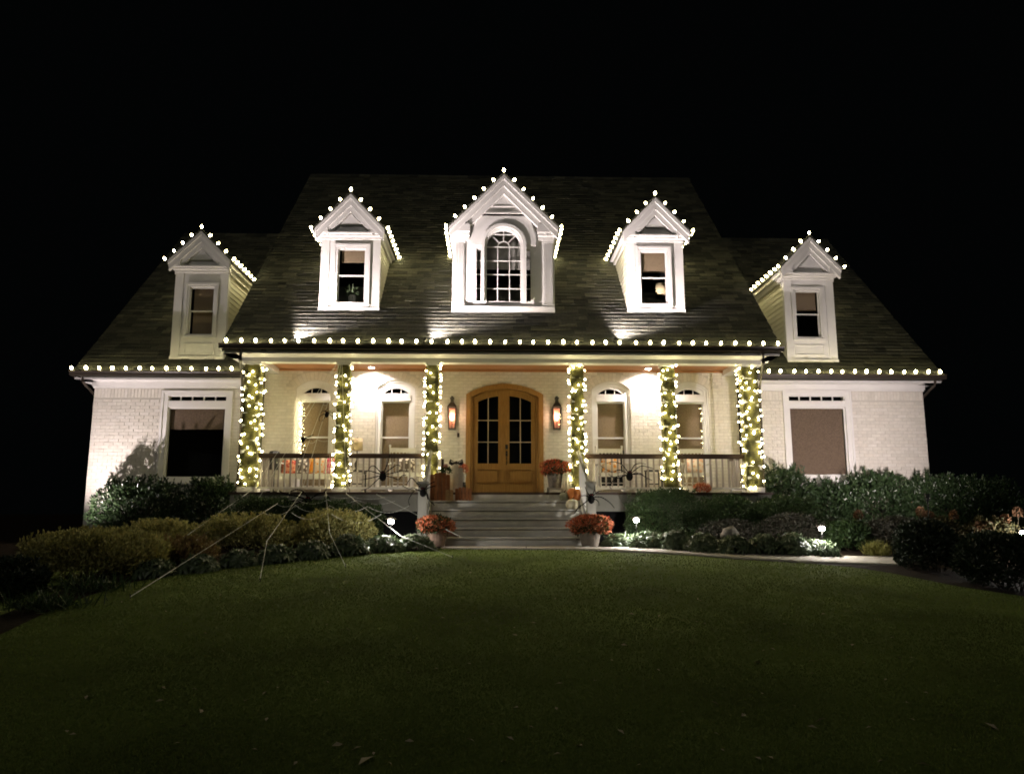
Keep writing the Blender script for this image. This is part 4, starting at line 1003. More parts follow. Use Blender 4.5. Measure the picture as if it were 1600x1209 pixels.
place(ch, floor_at(957, 17.35), .03); place(c2, floor_at(1086, 17.35), -.06); place(c3, floor_at(632, 17.3), .25)
c2['label'] = 'white rocking chair with a pale peach cushion at the far right of the porch'
c3['label'] = 'white rocking chair with a white seat cushion left of the front door behind a spider'
PM = [pillow_mat('red_orange_fabric', (.55,.09,.07), (.75,.35,.2)), pillow_mat('orange_fabric', (.72,.30,.05), (.70,.55,.4), 14), pillow_mat('gold_fabric', (.72,.42,.08), (.72,.25,.04), 12), pillow_mat('cream_scroll_fabric', (.75,.7,.62), (.15,.12,.10), 13), pillow_mat('pink_fabric', (.70,.10,.18), (.7,.3,.3), 9), pillow_mat('peach_fabric', (.72,.45,.3), (.72,.62,.52), 11)]
def on_chair(c, dx, dy, dz=.46): 
    q_ = Matrix.Rotation(c.rotation_euler.z, 3, 'Z'); return c.location+q_@Vector((dx, dy, dz))
pillow(on_chair(ch, 0, .10), .44, .40, PM[1], 'orange and white patterned pillow on the rocker right of the door', rz=.03)
pillow(on_chair(c2, .05, .08), .42, .36, PM[5], 'peach patterned pillow on the far right rocker', rz=-.2)
pillow(on_chair(c3, .06, .08), .40, .34, PM[3], 'white pillow with dark scrolls on the rocker left of the door', rz=.3)
# settee with five pillows
st = thing('settee', floor_at(482, 17.35), 'white slatted settee heaped with bright pillows at the left end of the porch', 'settee')
b0 = WL[st]; w = .60
for s in (-1, 1):
    MB().tube([b0+Vector((s*w,.24,0)), b0+Vector((s*w,.26,.45)), b0+Vector((s*w,.36,.92))], .024, 6).build('back_post', M['white'], st)
    MB().tube([b0+Vector((s*w,-.24,0)), b0+Vector((s*w,-.24,.64))], .024, 6).build('leg', M['white'], st)
    MB().box(b0.x+s*w-.045, b0.x+s*w+.045, b0.y-.30, b0.y+.30, b0.z+.64, b0.z+.665).build('armrest', M['white'], st)
for k in range(5): MB().box(b0.x-w, b0.x+w, b0.y-.25+k*.098, b0.y-.25+k*.098+.08, b0.z+.40, b0.z+.42).build('seat_slat', M['white'], st)
for k in range(12): MB().tube([b0+Vector((-w+.05+(2*w-.1)*k/11,.26,.43)), b0+Vector((-w+.05+(2*w-.1)*k/11,.34,.82))], .015, 4).build('back_slat', M['white'], st)
MB().box(b0.x-w, b0.x+w, b0.y+.32, b0.y+.36, b0.z+.82, b0.z+.90).build('top_rail', M['white'], st)
MB().box(b0.x-w, b0.x+w, b0.y-.26, b0.y-.23, b0.z+.30, b0.z+.40).build('apron', M['white'], st)
for dx, s_, k, lab in ((-.46,.36,0,'red and orange pillow at the left end of the settee'), (-.22,.40,3,'cream pillow with dark scrolls left of middle on the settee'), (.03,.40,2,'gold and orange pillow in the middle of the settee'), (.26,.42,1,'orange pillow with pale spots right of middle on the settee'), (.48,.44,4,'bright pink pillow at the right end of the settee')):
    pillow(b0+Vector((dx, .06+random.uniform(-.05,.04), .425)), s_, s_*.92, PM[k], lab, rz=random.uniform(-.25,.25))
# side tables and lamp
def side_table(p, w, h, m, lab):
    t = thing('side_table', p, lab, 'side table')
    MB().box(p.x-w/2, p.x+w/2, p.y-w/2, p.y+w/2, p.z+h-.03, p.z+h).build('tabletop', m, t)
    for sx in (-1, 1):
        for sy in (-1, 1): MB().box(p.x+sx*(w/2-.03)-.016, p.x+sx*(w/2-.03)+.016, p.y+sy*(w/2-.03)-.016, p.y+sy*(w/2-.03)+.016, p.z, p.z+h-.031).build('leg', m, t)
    MB().box(p.x-w/2+.03, p.x+w/2-.03, p.y-w/2+.03, p.y+w/2-.03, p.z+.2, p.z+.22).build('shelf', m, t); return t
def table_lamp(p, rs, hs, hb, lab):
    t = thing('table_lamp', p, lab, 'table lamp', 'table lamps')
    MB().lathe([(.06,0),(.06,.02),(.025,.04),(.05,.10),(.055,.16),(.02,.22),(.012,.25),(.012,hb+.02)], c=p, n=12).build('lamp_base', M['bronze'], t, True)
    MB().lathe([(rs,hb),(rs*.92,hb+hs),(rs*.90,hb+hs),(rs*.98,hb+.005)], c=p, n=20).build('lamp_shade', M['lampshade'], t, True)
    MB().lathe([(.02,hb+hs),(.012,hb+hs+.03)], c=p, n=8).build('finial', M['bronze'], t); return t
p = floor_at(556, 17.5); th = AZ(556,735,17.5)-ZF
side_table(p, .42, th, M['bronze'], 'dark side table holding a lamp behind the second column from left')
table_lamp(p+Vector((0,0,th)), .13, .27, AZ(556,703.5,17.5)-p.z-th, 'table lamp with a plain tan shade on the porch side table')
p = floor_at(1022, 17.4); side_table(p, .36, .52, M['black'], 'small black side table behind the right railing')
p = Vector((AX(1034,470,17.3), 17.3, 0)); d = dorm[2]
p.z = AZ(1034,478,17.3)
p.z = dorm[2]['zb']+.021; table_lamp(p, .14, .26, AZ(1034,461,17.3)-p.z, 'table lamp with a cream shade seen inside the right front dormer window')
# dark lantern post at the left end
p = floor_at(426, 17.2); t = thing('lantern_stand', p, 'dark metal lantern on a post at the far left of the porch', 'lantern stand')
zt = AZ(426,704,17.2)-ZF
MB().lathe([(.14,0),(.14,.03),(.03,.05),(.03,zt*.55)], c=p, n=12).build('post', M['black'], t)
MB().lathe([(.10,zt*.55),(.10,zt*.56),(.085,zt*.86),(.13,zt*.87),(.13,zt*.93),(.10,zt*.99),(.02,zt)], c=p, n=4).build('lantern_head', M['black'], t)

# ------------------------------------------------------------------ leaves
def unit(v): return v/np.maximum(np.linalg.norm(v, axis=-1, keepdims=True), 1e-9)
def leaf_quads(P, D, L, W, fold=.3, rng=RNG):
    n = len(P); D = unit(D); r = rng.normal(size=(n,3)); S = unit(np.cross(D, r)); N = np.cross(S, D)
    L = L*rng.uniform(.7,1.25,(n,1)); W = W*rng.uniform(.75,1.2,(n,1))
    mid = P+D*L*.45
    V = np.stack([P, mid+S*W/2+N*W*fold, P+D*L, mid-S*W/2+N*W*fold], 1).reshape(-1,3)
    b = np.arange(n)*4
    return V, [np.stack([b,b+1,b+2],1), np.stack([b,b+2,b+3],1)]
def lump(D, ph, amp):
    return 1+amp*(np.sin(D@ph[0]*3+ph[3,0])+np.sin(D@ph[1]*5+ph[3,1])*.7+np.sin(D@ph[2]*8+ph[3,2])*.5)
def cloud(c, r, n, p=2.5, depth=.4, amp=.06, zmin=None, rng=RNG):
    D = unit(rng.normal(size=(int(n*1.7),3))); D[:,2] = np.where(D[:,2] < -.72, -D[:,2], D[:,2])
    ph = rng.normal(size=(4,3))
    rad = (np.abs(D)**p).sum(1)**(-1/p)*lump(D, ph, amp)*(1-depth*rng.random(len(D))**1.6)
    P = np.asarray(c)+D*rad[:,None]*np.asarray(r)
    if zmin is not None: k = P[:,2] > zmin; P = P[k]; D = D[k]
    return P[:n], D[:n]
LM = dict(
 laurel=leafmat('laurel_leaf', [(.020,.040,.016),(.032,.060,.022),(.048,.080,.032)], .3, .5, .10),
 box=leafmat('boxwood_leaf', [(.022,.045,.014),(.035,.065,.02),(.05,.085,.025)], .45, .4, .2),
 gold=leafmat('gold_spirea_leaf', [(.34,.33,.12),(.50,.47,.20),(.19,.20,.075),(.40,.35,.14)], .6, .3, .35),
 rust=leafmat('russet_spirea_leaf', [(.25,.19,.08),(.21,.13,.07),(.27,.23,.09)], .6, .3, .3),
 dark=leafmat('shade_dark_leaf', [(.012,.022,.010),(.02,.034,.014)], .5, .4, .1),  # leaf darkened, colour carries the shade of backlit shrubs
 helle=leafmat('hellebore_leaf', [(.07,.10,.05),(.11,.145,.08),(.085,.125,.06)], .45, .4, .2),
 purple=leafmat('purple_loropetalum_leaf', [(.055,.05,.042),(.08,.072,.056),(.05,.058,.04)], .5, .4, .15),
 grass=leafmat('yellow_grass_blade', [(.26,.24,.07),(.20,.20,.05)], .6, .3, .3),
 hyd=leafmat('hydrangea_leaf', [(.06,.06,.03),(.10,.08,.035),(.045,.05,.02)], .6, .3, .2),
 head=leafmat('dried_flower_petal', [(.22,.12,.07),(.30,.18,.11),(.18,.09,.055)], .8, .1, .2),
 mum=leafmat('coral_mum_petal', [(.70,.22,.10),(.76,.36,.22),(.46,.09,.045),(.66,.17,.08)], .7, .2, .2),
 mumred=leafmat('rust_mum_petal', [(.42,.075,.04),(.55,.16,.07),(.32,.05,.03)], .7, .2, .2),
 turf=leafmat('turf_blade', [(.110,.165,.040),(.125,.175,.043),(.140,.168,.048),(.105,.155,.037)], .7, .2, .55, .3, .5))
M['stem'] = mat('brown_stem', (.06,.045,.03), .8, .2)
def foliage(name, P, D, L, W, m, parent, up=.5, jit=.7, fold=.3):
    D2 = D*.8+np.array([0,0,up])+RNG.normal(size=D.shape)*jit
    V, F_ = leaf_quads(P, D2, L, W, fold); o = WL[parent]
    return link(name, np_mesh(name, V-np.array(o), F_), m, parent)
def stems(P, base, parent, k=14, r=.008):
    mb = MB()
    for i in RNG.choice(len(P), min(k, len(P)), replace=False):
        b = Vector(base)+Vector((random.uniform(-.15,.15)*1, random.uniform(-.1,.1), -.02)); q_ = Vector(P[i]); b.x += (q_.x-b.x)*.5*random.random()
        m_ = b.lerp(q_, .5)+Vector((random.uniform(-.05,.05), random.uniform(-.05,.05), .06)); mb.tube([b, m_, q_], [r*1.5, r, r*.5], 4)
    mb.build('stems', M['stem'], parent)
def shrub(kind, cat, label, px0, px1, pyt, Y, ry, L, W, n, m, p=2.5, depth=.4, amp=.05, up=.5, jit=.7, group=None, skirt=.0, sprig=0, sl_len=.13):
    x0, x1 = AX(px0, 800, Y), AX(px1, 800, Y); zt = AZ((px0+px1)/2, pyt, Y); xc = (x0+x1)/2; zg = gz(xc, Y)
    t = thing(kind, (xc, Y, zg), label, cat, group)
    h = zt-zg; zc = zg+h*.48
    P, D = cloud((xc, Y, zc), ((x1-x0)/2, ry, h*.52), n, p, depth, amp, zg+.01+skirt)
    if sprig:
        ps, ds = cloud((xc, Y, zc), ((x1-x0)/2, ry, h*.52), sprig, p, .06, amp, zc); k_ = 11
        u_ = np.repeat(np.linspace(.1, 1, k_)[None], len(ps), 0); dd = unit(ds*.55+np.array([0,0,1.0])+RNG.normal(size=ds.shape)*.28)
        P2 = (ps[:,None]+dd[:,None]*(u_[...,None]*sl_len)).reshape(-1,3); D2_ = np.repeat(dd, k_, 0)
        P = np.concatenate([P, P2]); D = np.concatenate([D, unit(D2_+RNG.normal(size=D2_.shape)*.6)])
    foliage('foliage', P, D, L, W, m, t, up, jit); stems(P, (xc, Y, zg), t); return t
H = 'dense green hedge shrubs against the house'
lau = dict(L=.095, W=.036, m=LM['laurel'], p=3.6, depth=.5, amp=.045, up=.55, jit=.65, group=H, sprig=60, sl_len=.16)
shrub('laurel_shrub', 'shrub', 'clipped laurel hedge under the left wing window, its left end lit white', 148, 292, 757, 17.15, .40, n=6500, **lau)
shrub('laurel_shrub', 'shrub', 'smaller rounded laurel between the left wing window and the leftmost column', 295, 372, 757, 17.1, .42, n=4000, **lau)
shrub('laurel_shrub', 'shrub', 'tall laurel beside the rightmost porch column', 1192, 1272, 740, 17.15, .42, n=4500, **lau)
shrub('laurel_shrub', 'shrub', 'low ragged laurel under the right wing window', 1262, 1340, 761, 17.25, .36, n=3600, **lau)
shrub('laurel_shrub', 'shrub', 'broad laurel right of the right wing window', 1318, 1422, 748, 17.24, .40, n=5200, **lau)
shrub('laurel_shrub', 'shrub', 'laurel at the right corner of the house', 1412, 1512, 749, 17.2, .42, n=5200, **lau)
shrub('laurel_shrub', 'shrub', 'dark outermost laurel fading into the night at far right', 1495, 1588, 755, 17.0, .45, n=4600, **lau)
bx = dict(L=.042, W=.022, m=LM['box'], p=2.8, depth=.4, amp=.05, up=.4, jit=.7, sprig=90, sl_len=.09, group='boxwoods along the porch')
shrub('boxwood', 'shrub', 'dark boxwood against the porch skirt right of the steps', 978, 1102, 767, 15.75, .45, n=13000, **bx)
shrub('boxwood', 'shrub', 'boxwood in the middle of the row on the right of the steps', 1088, 1190, 778, 15.75, .45, n=11500, **bx)
shrub('boxwood', 'shrub', 'boxwood at the right end of the porch row', 1172, 1280, 778, 15.7, .5, n=11500, **bx)
shrub('boxwood', 'shrub', 'dark boxwood under the leftmost porch railing', 352, 470, 780, 15.75, .4, n=11500, **bx)
shrub('boxwood', 'shrub', 'dark boxwood behind the big web between gold shrubs', 455, 560, 785, 15.8, .4, n=10000, **bx)
shrub('boxwood', 'shrub', 'low dark boxwood left of the crawlspace opening', 545, 600, 792, 15.8, .35, n=3500, **bx)
gd = dict(L=.066, W=.030, p=2.3, depth=.5, amp=.075, up=.7, jit=.7, sprig=90, sl_len=.09, group='gold leaved spirea shrubs')
shrub('spirea_shrub', 'shrub', 'gold spirea mound between the left hedge and the lawn bed', 195, 305, 817, 14.9, .5, n=4500, m=LM['gold'], **gd)
shrub('spirea_shrub', 'shrub', 'wide gold spirea mound crossed by web ropes', 308, 466, 808, 14.75, .55, n=7500, m=LM['gold'], **gd)
shrub('spirea_shrub', 'shrub', 'rounded gold spirea below the big black spider', 464, 584, 803, 15.0, .5, n=6500, m=LM['gold'], **gd)
shrub('spirea_shrub', 'shrub', 'large dark spirea mound with gold top at far left', 40, 262, 832, 12.0, .75, n=12000, m=LM['gold'], **gd)
shrub('spirea_shrub', 'shrub', 'russet tinted spirea right of the large left mound', 225, 335, 846, 12.9, .5, n=5000, m=LM['rust'], **gd)
shrub('spirea_shrub', 'shrub', 'shadowed spirea low at the left edge of the photo', -40, 70, 880, 10.4, .5, n=6000, m=LM['dark'], **gd)  # its shade is put into the leaf colour, a dark copy
dk = dict(L=.075, W=.03, p=2.3, depth=.45, amp=.08, up=.6, jit=.7, group='dark shrubs at the right bed')
shrub('evergreen_shrub', 'shrub', 'black silhouetted shrub standing where the path ends', 1398, 1492, 818, 12.6, .45, n=6000, m=LM['dark'], **dk)
shrub('evergreen_shrub', 'shrub', 'large dark shrub at the right edge nearest the lawn', 1492, 1640, 838, 11.3, .55, n=8000, m=LM['dark'], **dk)
shrub('evergreen_shrub', 'shrub', 'dark leafy shrub between the path light and the yellow grass', 1292, 1352, 815, 14.6, .4, n=4500, m=LM['box'], **dk)
shrub('evergreen_shrub', 'shrub', 'grey green bush behind the yellow grass tuft', 1355, 1440, 812, 14.4, .4, n=4500, m=LM['purple'], **dk)
lo = dict(L=.05, W=.025, p=2.2, depth=.6, amp=.1, up=.5, jit=.9, group='purple shrubs behind the right perennials')
shrub('loropetalum', 'shrub', 'purple grey shrub in front of the middle boxwood', 1095, 1180, 812, 15.1, .4, n=2600, m=LM['purple'], **lo)
shrub('loropetalum', 'shrub', 'purple grey shrub beside the path light at the end of the perennials', 1180, 1285, 804, 15.1, .4, n=3200, m=LM['purple'], **lo)
# hydrangeas with dried heads
for px0, px1, pyt, Y, heads, lab in ((1330,1400,822,15.2,((1341,805),),'thin hydrangea with one tan dried flower head before the broad laurel'),
        (1420,1500,812,14.6,((1438,800),(1452,806),(1490,806),(1465,822)),'hydrangea with brown dried heads behind the black silhouetted shrub'),
        (1505,1600,812,14.2,((1571,812),(1590,800),(1545,822),(1530,824)),'hydrangea with russet heads at the right edge beside the bright path light')):
    t = shrub('hydrangea', 'shrub', lab, px0, px1, pyt, Y, .4, .08, .045, 1800, LM['hyd'], p=2.1, depth=.6, amp=.12, up=.5, jit=.8, group='hydrangeas with dried flower heads')
    for hx, hy in heads:
        c = at(hx, hy, Y-.1); P, D = cloud(c, (.075,.075,.10), 260, 2, .35, .05); foliage('flower_head', P, D, .03, .026, LM['head'], t, .1, .8)
        MB().tube([(c.x+random.uniform(-.1,.1), c.y+.05, WL[t].z), c+Vector((0,0,-.05))], .006, 4).build('stem', M['stem'], t)
# yellow grass tufts
for px, py, Y, lab in ((1371,866,13.9,'yellow grass tuft at the back of the path end'), (1497,862,13.2,'yellow grass tuft between the two darkest shrubs')):
    x = AX(px, py, Y); zg = gz(x, Y); t = thing('grass_tuft', (x, Y, zg), lab, 'grass tuft', 'yellow grass tufts')
    n = 420; P = np.stack([x+RNG.normal(size=n)*.10, Y+RNG.normal(size=n)*.06, np.full(n, zg)], 1); D = unit(np.stack([RNG.normal(size=n)*.55, RNG.normal(size=n)*.45, np.ones(n)], 1))
    tag(foliage('blades', P, D, .26, .012, LM['grass'], t, .3, .25), kind='stuff')
for px, py, lab in ((40,962,'dark strappy perennial lowest at the left bed edge'),(128,930,'dark strappy perennial below the large left spirea mound'),(205,898,'dark strappy perennial left of the first hellebore')):
    g = G(px, py); g.y += .3; zg = gz(g.x, g.y); t = thing('strappy_perennial', (g.x, g.y, zg), lab, 'perennial', 'strappy perennials at the left bed edge')
    n = 260; P = np.stack([g.x+RNG.normal(size=n)*.22, g.y+RNG.normal(size=n)*.15, np.full(n, zg)], 1); D = unit(np.stack([RNG.normal(size=n)*.9, RNG.normal(size=n)*.7, np.ones(n)*.8], 1))
    tag(foliage('blades', P, D, .26, .018, LM['box'], t, .1, .3), kind='stuff')
# hellebores: palmate leaves, each its own object
def palmate(nl, L, W, droop):
    V = []; Fq = []
    for k in range(nl):
        a = -2.2+4.4*k/(nl-1)+random.uniform(-.1,.1); ca, sa = math.cos(a), math.sin(a); l = L*random.uniform(.85,1.1)*(1-.15*abs(a)/2.2)
        prev = None
        for i, (u, ww) in enumerate(((0,.08),(.35,.8),(.65,1),(.88,.6),(1,.05))):
            r = l*u; z = .22*l*math.sin(u*1.6)-droop*l*u*u; b = len(V)
            for s, dz in ((-1,.18),(0,0),(1,.18)):
                V.append((ca*r-sa*s*W*ww/2, sa*r+ca*s*W*ww/2, z+dz*W*ww))
            if prev is not None: Fq += [(prev, prev+1, b+1, b), (prev+1, prev+2, b+2, b+1)]
            prev = b
    b = len(V); V += [(-.004,0,0),(.004,0,0),(.004,.0,-.22),(-.004,.0,-.22)]; Fq.append((b,b+1,b+2,b+3))
    me = bpy.data.meshes.new('leaf'); me.from_pydata(V, [], Fq); me.materials.append(LM['helle']); return me
PAL = [palmate(7, .17, .05, d_) for d_ in (.25,.45,.6,.8)]
HC = [(243,885,905,'far left'),(312,872,897,''),(375,866,888,''),(432,858,882,''),(490,850,876,''),(545,840,870,''),(600,832,864,''),(648,830,862,''),
      (968,830,856,''),(1012,826,858,''),(1055,832,861,''),(1100,840,865,''),(1146,842,868,''),(1192,840,869,''),(1236,838,870,''),(1276,838,871,'')]
HL = ['dark hellebore clump at the far left end of the bed edge','dark hellebore clump beside the long white web rope','hellebore clump below the wide gold mound','hellebore clump where a web rope drops to its stake','hellebore clump in front of the gap between two gold mounds','hellebore clump below the rounded gold spirea','brightly lit hellebore clump right under the left path light','hellebore clump against the left mum pot',
 'hellebore clump against the right mum pot','brightest hellebore clump under the path light right of the steps','hellebore clump with pale leaves before the dark boxwood','hellebore clump left of the grey rock','hellebore clump below the grey rock','hellebore clump in front of the purple shrubs','hellebore clump next to last before the second right path light','hellebore clump at the foot of the second right path light']
for (px, pyc, pyb, _), lab in zip(HC, HL):
    g = G(px, pyb); Y = g.y+.35; x = AX(px, pyc, Y); zg = gz(x, Y); t = thing('hellebore', (x, Y, zg), lab, 'perennial', 'hellebores edging the beds')
    htop = max(.22, AZ(px, pyc-8+(10 if px in (600,648,968,1012,1276) else 0), Y)-zg-.03); rw_ = AX(px+31, 850, Y)-x
    for k in range(46):
        a = random.uniform(0, 2*math.pi); u = math.sqrt((k+.5)/46); rr = u*rw_
        z = htop*(1-.75*u*u)*random.uniform(.85,1.05)
        o = link('leaf', random.choice(PAL), None, t, (rr*math.cos(a), rr*.85*math.sin(a), max(.07, z)))
        tilt = .15+.9*u; s = random.uniform(.75,1.2); o.scale = (s,s,s)
        o.rotation_euler = (Matrix.Rotation(a,4,'Z')@Matrix.Rotation(tilt*random.uniform(.6,1.2),4,'Y')@Matrix.Rotation(random.uniform(-.5,.5),4,'Z')).to_euler()
    n = 260; P, D = cloud((x, Y, zg+htop*.35), (rw_*.85, rw_*.7, htop*.45), n, 2, .8, .05, zg+.01); foliage('lower_leaves', P, D, .12, .04, LM['helle'], t, .1, .8)
# rock
g = G(1141, 868); x = AX(1141,836,g.y+.75); Y = g.y+.75
mb = MB().ell((0,0,.0), (.17,.13,.14), 12, 8); mb.v = [(v[0]*(1+.12*math.sin(v[2]*30+v[0]*20)), v[1], v[2]*(1+.1*math.sin(v[0]*25)))for v in mb.v]
o = mb.build('rock', mat('grey_stone', (.33,.30,.26), .85, .2, noise=.3, nscale=14, bump=.6), None, True); o.location = (x, Y, gz(x, Y)+.30)
tag(o, 'rounded grey rock among the perennials right of the steps', 'rock')
MB().lathe([(.17,-.30),(.13,-.02)], n=8).build('support_stone', M['pot'], None).parent = o

# ------------------------------------------------------------------ path lights
for px, py, Y, lab, k in ((611,813,G(611,862).y+.32,'lit path light left of the steps above the hellebores',1.0),(994,811,G(994,857).y+.30,'lit path light right of the steps above the hellebores',1.5),(1284,824,G(1284,872).y+.34,'lit path light at the right end of the perennials',1.2),(1598,831,13.6,'lit path light cut by the right edge of the photo',1.5)):
    c = at(px, py, Y); zg = gz(c.x, Y); b = Vector((c.x, Y, zg)); t = thing('path_light', b, lab, 'path light', 'path lights in the beds')
    MB().tube([b+Vector((0,0,-.05)), b+Vector((0,0,c.z-zg-.04))], .012, 6).build('stem', M['black'], t)
    MB().lathe([(.025,-.055),(.046,-.045),(.05,0),(.035,.02)], c=c, n=10).build('lens', M['pathlens'], t, True)
    MB().lathe([(.11,.022),(.10,.03),(.03,.055),(.012,.075)], c=c, n=14).build('hat', M['black'], t)
    l = point('path_lamp', (0,0,c.z-zg-.075), W_PATH*k, (1,.94,.86), .03); l.parent = t

# ------------------------------------------------------------------ pots, pumpkins
def mum(px0, px1, py0, py1, qx0, qx1, qy0, qy1, Y, zb, lab, potm, pm, taper=.75, n=2600):
    xc = AX((qx0+qx1)/2, qy1, Y); t = thing('potted_mum', (xc, Y, zb), lab, 'potted flowers', 'potted chrysanthemums')
    R1 = (AX(qx1,qy0,Y)-AX(qx0,qy0,Y))/2; hp = AZ(qx0,qy0,Y)-zb
    MB().lathe([(R1*taper,0),(R1*.98,hp*.75),(R1,hp*.86),(R1*1.06,hp*.87),(R1*1.06,hp),(R1*.95,hp),(R1*.93,hp*.9)], c=(xc,Y,zb), n=20).build('pot', potm, t, False)
    fx = AX((px0+px1)/2,(py0+py1)/2,Y); rx = (AX(px1,py0,Y)-AX(px0,py0,Y))/2; z1, z0 = AZ(px0,py0,Y), AZ(px0,py1,Y)
    P, D = cloud((fx,Y,(z0+z1)/2-.02), (rx,rx*.85,(z1-z0)/2+.02), n, 2.2, .3, .11); foliage('blossoms', P, D, .05, .023, pm, t, .2, .8)
    P, D = cloud((fx,Y,(z0+z1)/2-.04), (rx*.85,rx*.7,(z1-z0)/2), 900, 2.2, .25, .08); foliage('foliage', P, D, .08, .032, LM['box'], t, .2, .8)
gl = gz(-1.3, 14.6)
mum(652,708,806,832, 667,698,829,853, Y0-.25, .02, 'coral chrysanthemums in a brown pot at the left foot of the steps', M['terracotta'], LM['mum'])
mum(892,954,806,833, 905,939,829,853, Y0-.25, .02, 'coral chrysanthemums in a grey pot at the right foot of the steps', M['pot'], LM['mum'])
ys_p = 16.75
zst = ZF+.28
sx = AX(868,765,ys_p); t = thing('plant_stand', (sx, ys_p, ZF), 'low pale wooden stand under the bucket of mums by the door', 'stand')
for dx in (-.16, .16):
    for dy in (-.12, .12): MB().box(sx+dx-.02, sx+dx+.02, ys_p+dy-.02, ys_p+dy+.02, ZF, ZF+.07).build('leg', M['concrete'], t)
MB().box(sx-.2, sx+.2, ys_p-.16, ys_p+.16, ZF+.07, ZF+.10).build('top', M['concrete'], t)
mum(846,893,720,741, 855,879,739,762, ys_p, ZF+.10, 'rust red chrysanthemums in a weathered bucket right of the front door', mat('weathered_zinc', (.17,.15,.13), .6, .4, noise=.5, nscale=16, metal=.2), LM['mumred'], .8, 2000)
def pumpkin(c, r, h, m, lab, ribs=9, stem=True):
    t = thing('pumpkin', c, lab, 'pumpkin', 'pumpkins beside the front steps')
    prof = [(.25*r,.03*h),(.7*r,.0),(.93*r,.2*h),(r,.48*h),(.93*r,.76*h),(.66*r,.96*h),(.3*r,1.0*h),(.08*r,.93*h)]
    MB().lathe(prof, c=c, n=ribs*4, wob=lambda q_, z: -.09*(1-abs(math.sin(q_*ribs/2)))).build('body', m, t, True)
    if stem: MB().tube([c+Vector((0,0,h*.9)), c+Vector((.01,0,h*1.12)), c+Vector((.04,-.01,h*1.25))], [.025,.018,.015], 6).build('stem', M['stem'], t)
M['pump'] = mat('orange_pumpkin_skin', (.50,.16,.035), .45, .4, noise=.15, nscale=7); M['pumpw'] = mat('cream_pumpkin_skin', (.62,.57,.42), .45, .4, noise=.1, nscale=7); M['pumpg'] = mat('grey_green_pumpkin_skin', (.25,.26,.19), .5, .4, noise=.2, nscale=7)
yt = Y0+TD*5-.0
def px_obj(px0, px1, Y): return (AX(px1,780,Y)-AX(px0,780,Y))/2, AX((px0+px1)/2,780,Y)
z5, z4 = RH*5, RH*4
r, x = px_obj(874,889, Y0+TD*4+.14); pumpkin(Vector((x, Y0+TD*4+.16, z5)), r, .17, M['pumpg'], 'grey green pumpkin on the top step')
r, x = px_obj(886,908, Y0+TD*4+.12); pumpkin(Vector((x+.0, Y0+TD*4+.14, z5)), r, .26, M['pump'], 'round orange pumpkin on the top step by the right newel post')
r, x = px_obj(884,904, Y0+TD*3+.12); pumpkin(Vector((x, Y0+TD*3+.12, z4)), r, .20, M['pumpw'], 'cream white pumpkin one step below the other two')
# upright board pumpkins left of the door
M['bo'] = mat('rust_stained_board', (.27,.10,.035), .6, .3, noise=.25, nscale=8); M['bw'] = mat('whitewashed_board', (.52,.50,.44), .65, .25, noise=.15, nscale=8)
M['bt'] = mat('tan_wood_block', (.36,.22,.10), .65, .25, noise=.2, nscale=8); M['greens'] = LM['box']
def board_pumpkin(px0, px1, pyt, Y, zb, m, nb, lab, curve=.12, stem_px=None, bow=None):
    x0, x1 = AX(px0,780,Y), AX(px1,780,Y); zt = AZ(px0,pyt,Y); xc = (x0+x1)/2
    t = thing('wooden_pumpkin', (xc, Y, zb), lab, 'wooden pumpkin', 'wooden board pumpkins on the steps')
    bw_ = (x1-x0)/nb
    for k in range(nb):
        u = (k+.5)/nb*2-1; h = (zt-zb)*(1-curve*u*u); d_ = .02*(1-u*u)
        xa = x0+bw_*k+.004; xb = xa+bw_-.008
        MB().pxz([(xa,zb+.001),(xb,zb+.001),(xb,zb+h-.015),(xb-.012,zb+h),(xa+.012,zb+h),(xa,zb+h-.015)], Y-.06-d_, Y+.05+d_).build('board', m, t)
    MB().box(x0+.01, x1-.01, Y+.075, Y+.095, zb+.05, zb+.11).build('batten', m, t)
    if stem_px:
        a, b, top = stem_px; MB().box(AX(a,730,Y), AX(b,730,Y), Y-.03, Y+.03, zt-.01, AZ(a,top,Y)).build('stem', M['darkwood'], t)
    if bow:
        for s in (-1, 1):
            MB().pxz([(xc,zt+.03),(xc+s*.13,zt+.12),(xc+s*.16,zt+.02),(xc+s*.10,zt-.02)], Y-.09, Y-.06).build('bow_loop', M['black'], t)
            MB().tube([(xc+s*.06,Y-.095,zt+.05),(xc+s*.11,Y-.095,zt+.07)], .014, 5).build('bow_stripe', M['white'], t)
        MB().ell((xc,Y-.085,zt+.04), (.035,.03,.035), 8, 5).build('bow_knot', M['black'], t)
    return t
yb5 = Y0+TD*4+.17
tp = board_pumpkin(672, 703, 738, yb5, z5, M['bo'], 5, 'tall rust orange pumpkin of upright boards beside the left newel post', stem_px=(689.5,693.5,717))
c = at(696, 735, yb5-.1); P, D = cloud(c, (.10,.06,.06), 160, 2, .5, .1); foliage('leaf_spray', P, D, .06, .03, LM['box'], tp)
P, D = cloud(c+Vector((0,-.02,.07)), (.04,.03,.04), 60, 2, .5, .1); foliage('flower', P, D, .04, .025, mat('pink_petal', (.6,.3,.22), .7), tp)
board_pumpkin(702, 723, 726, 16.62, ZF, M['bw'], 3, 'tall whitewashed board pumpkin with a black bow', curve=.25, bow=True)
board_pumpkin(711, 737, 761, yb5-.02, z5, M['bo'], 5, 'short rust orange board pumpkin nearest the door', curve=.15)
board_pumpkin(696, 708, 765, yb5-.20, z5, M['bt'], 2, 'small tan wood block between the orange board pumpkins', curve=.05)
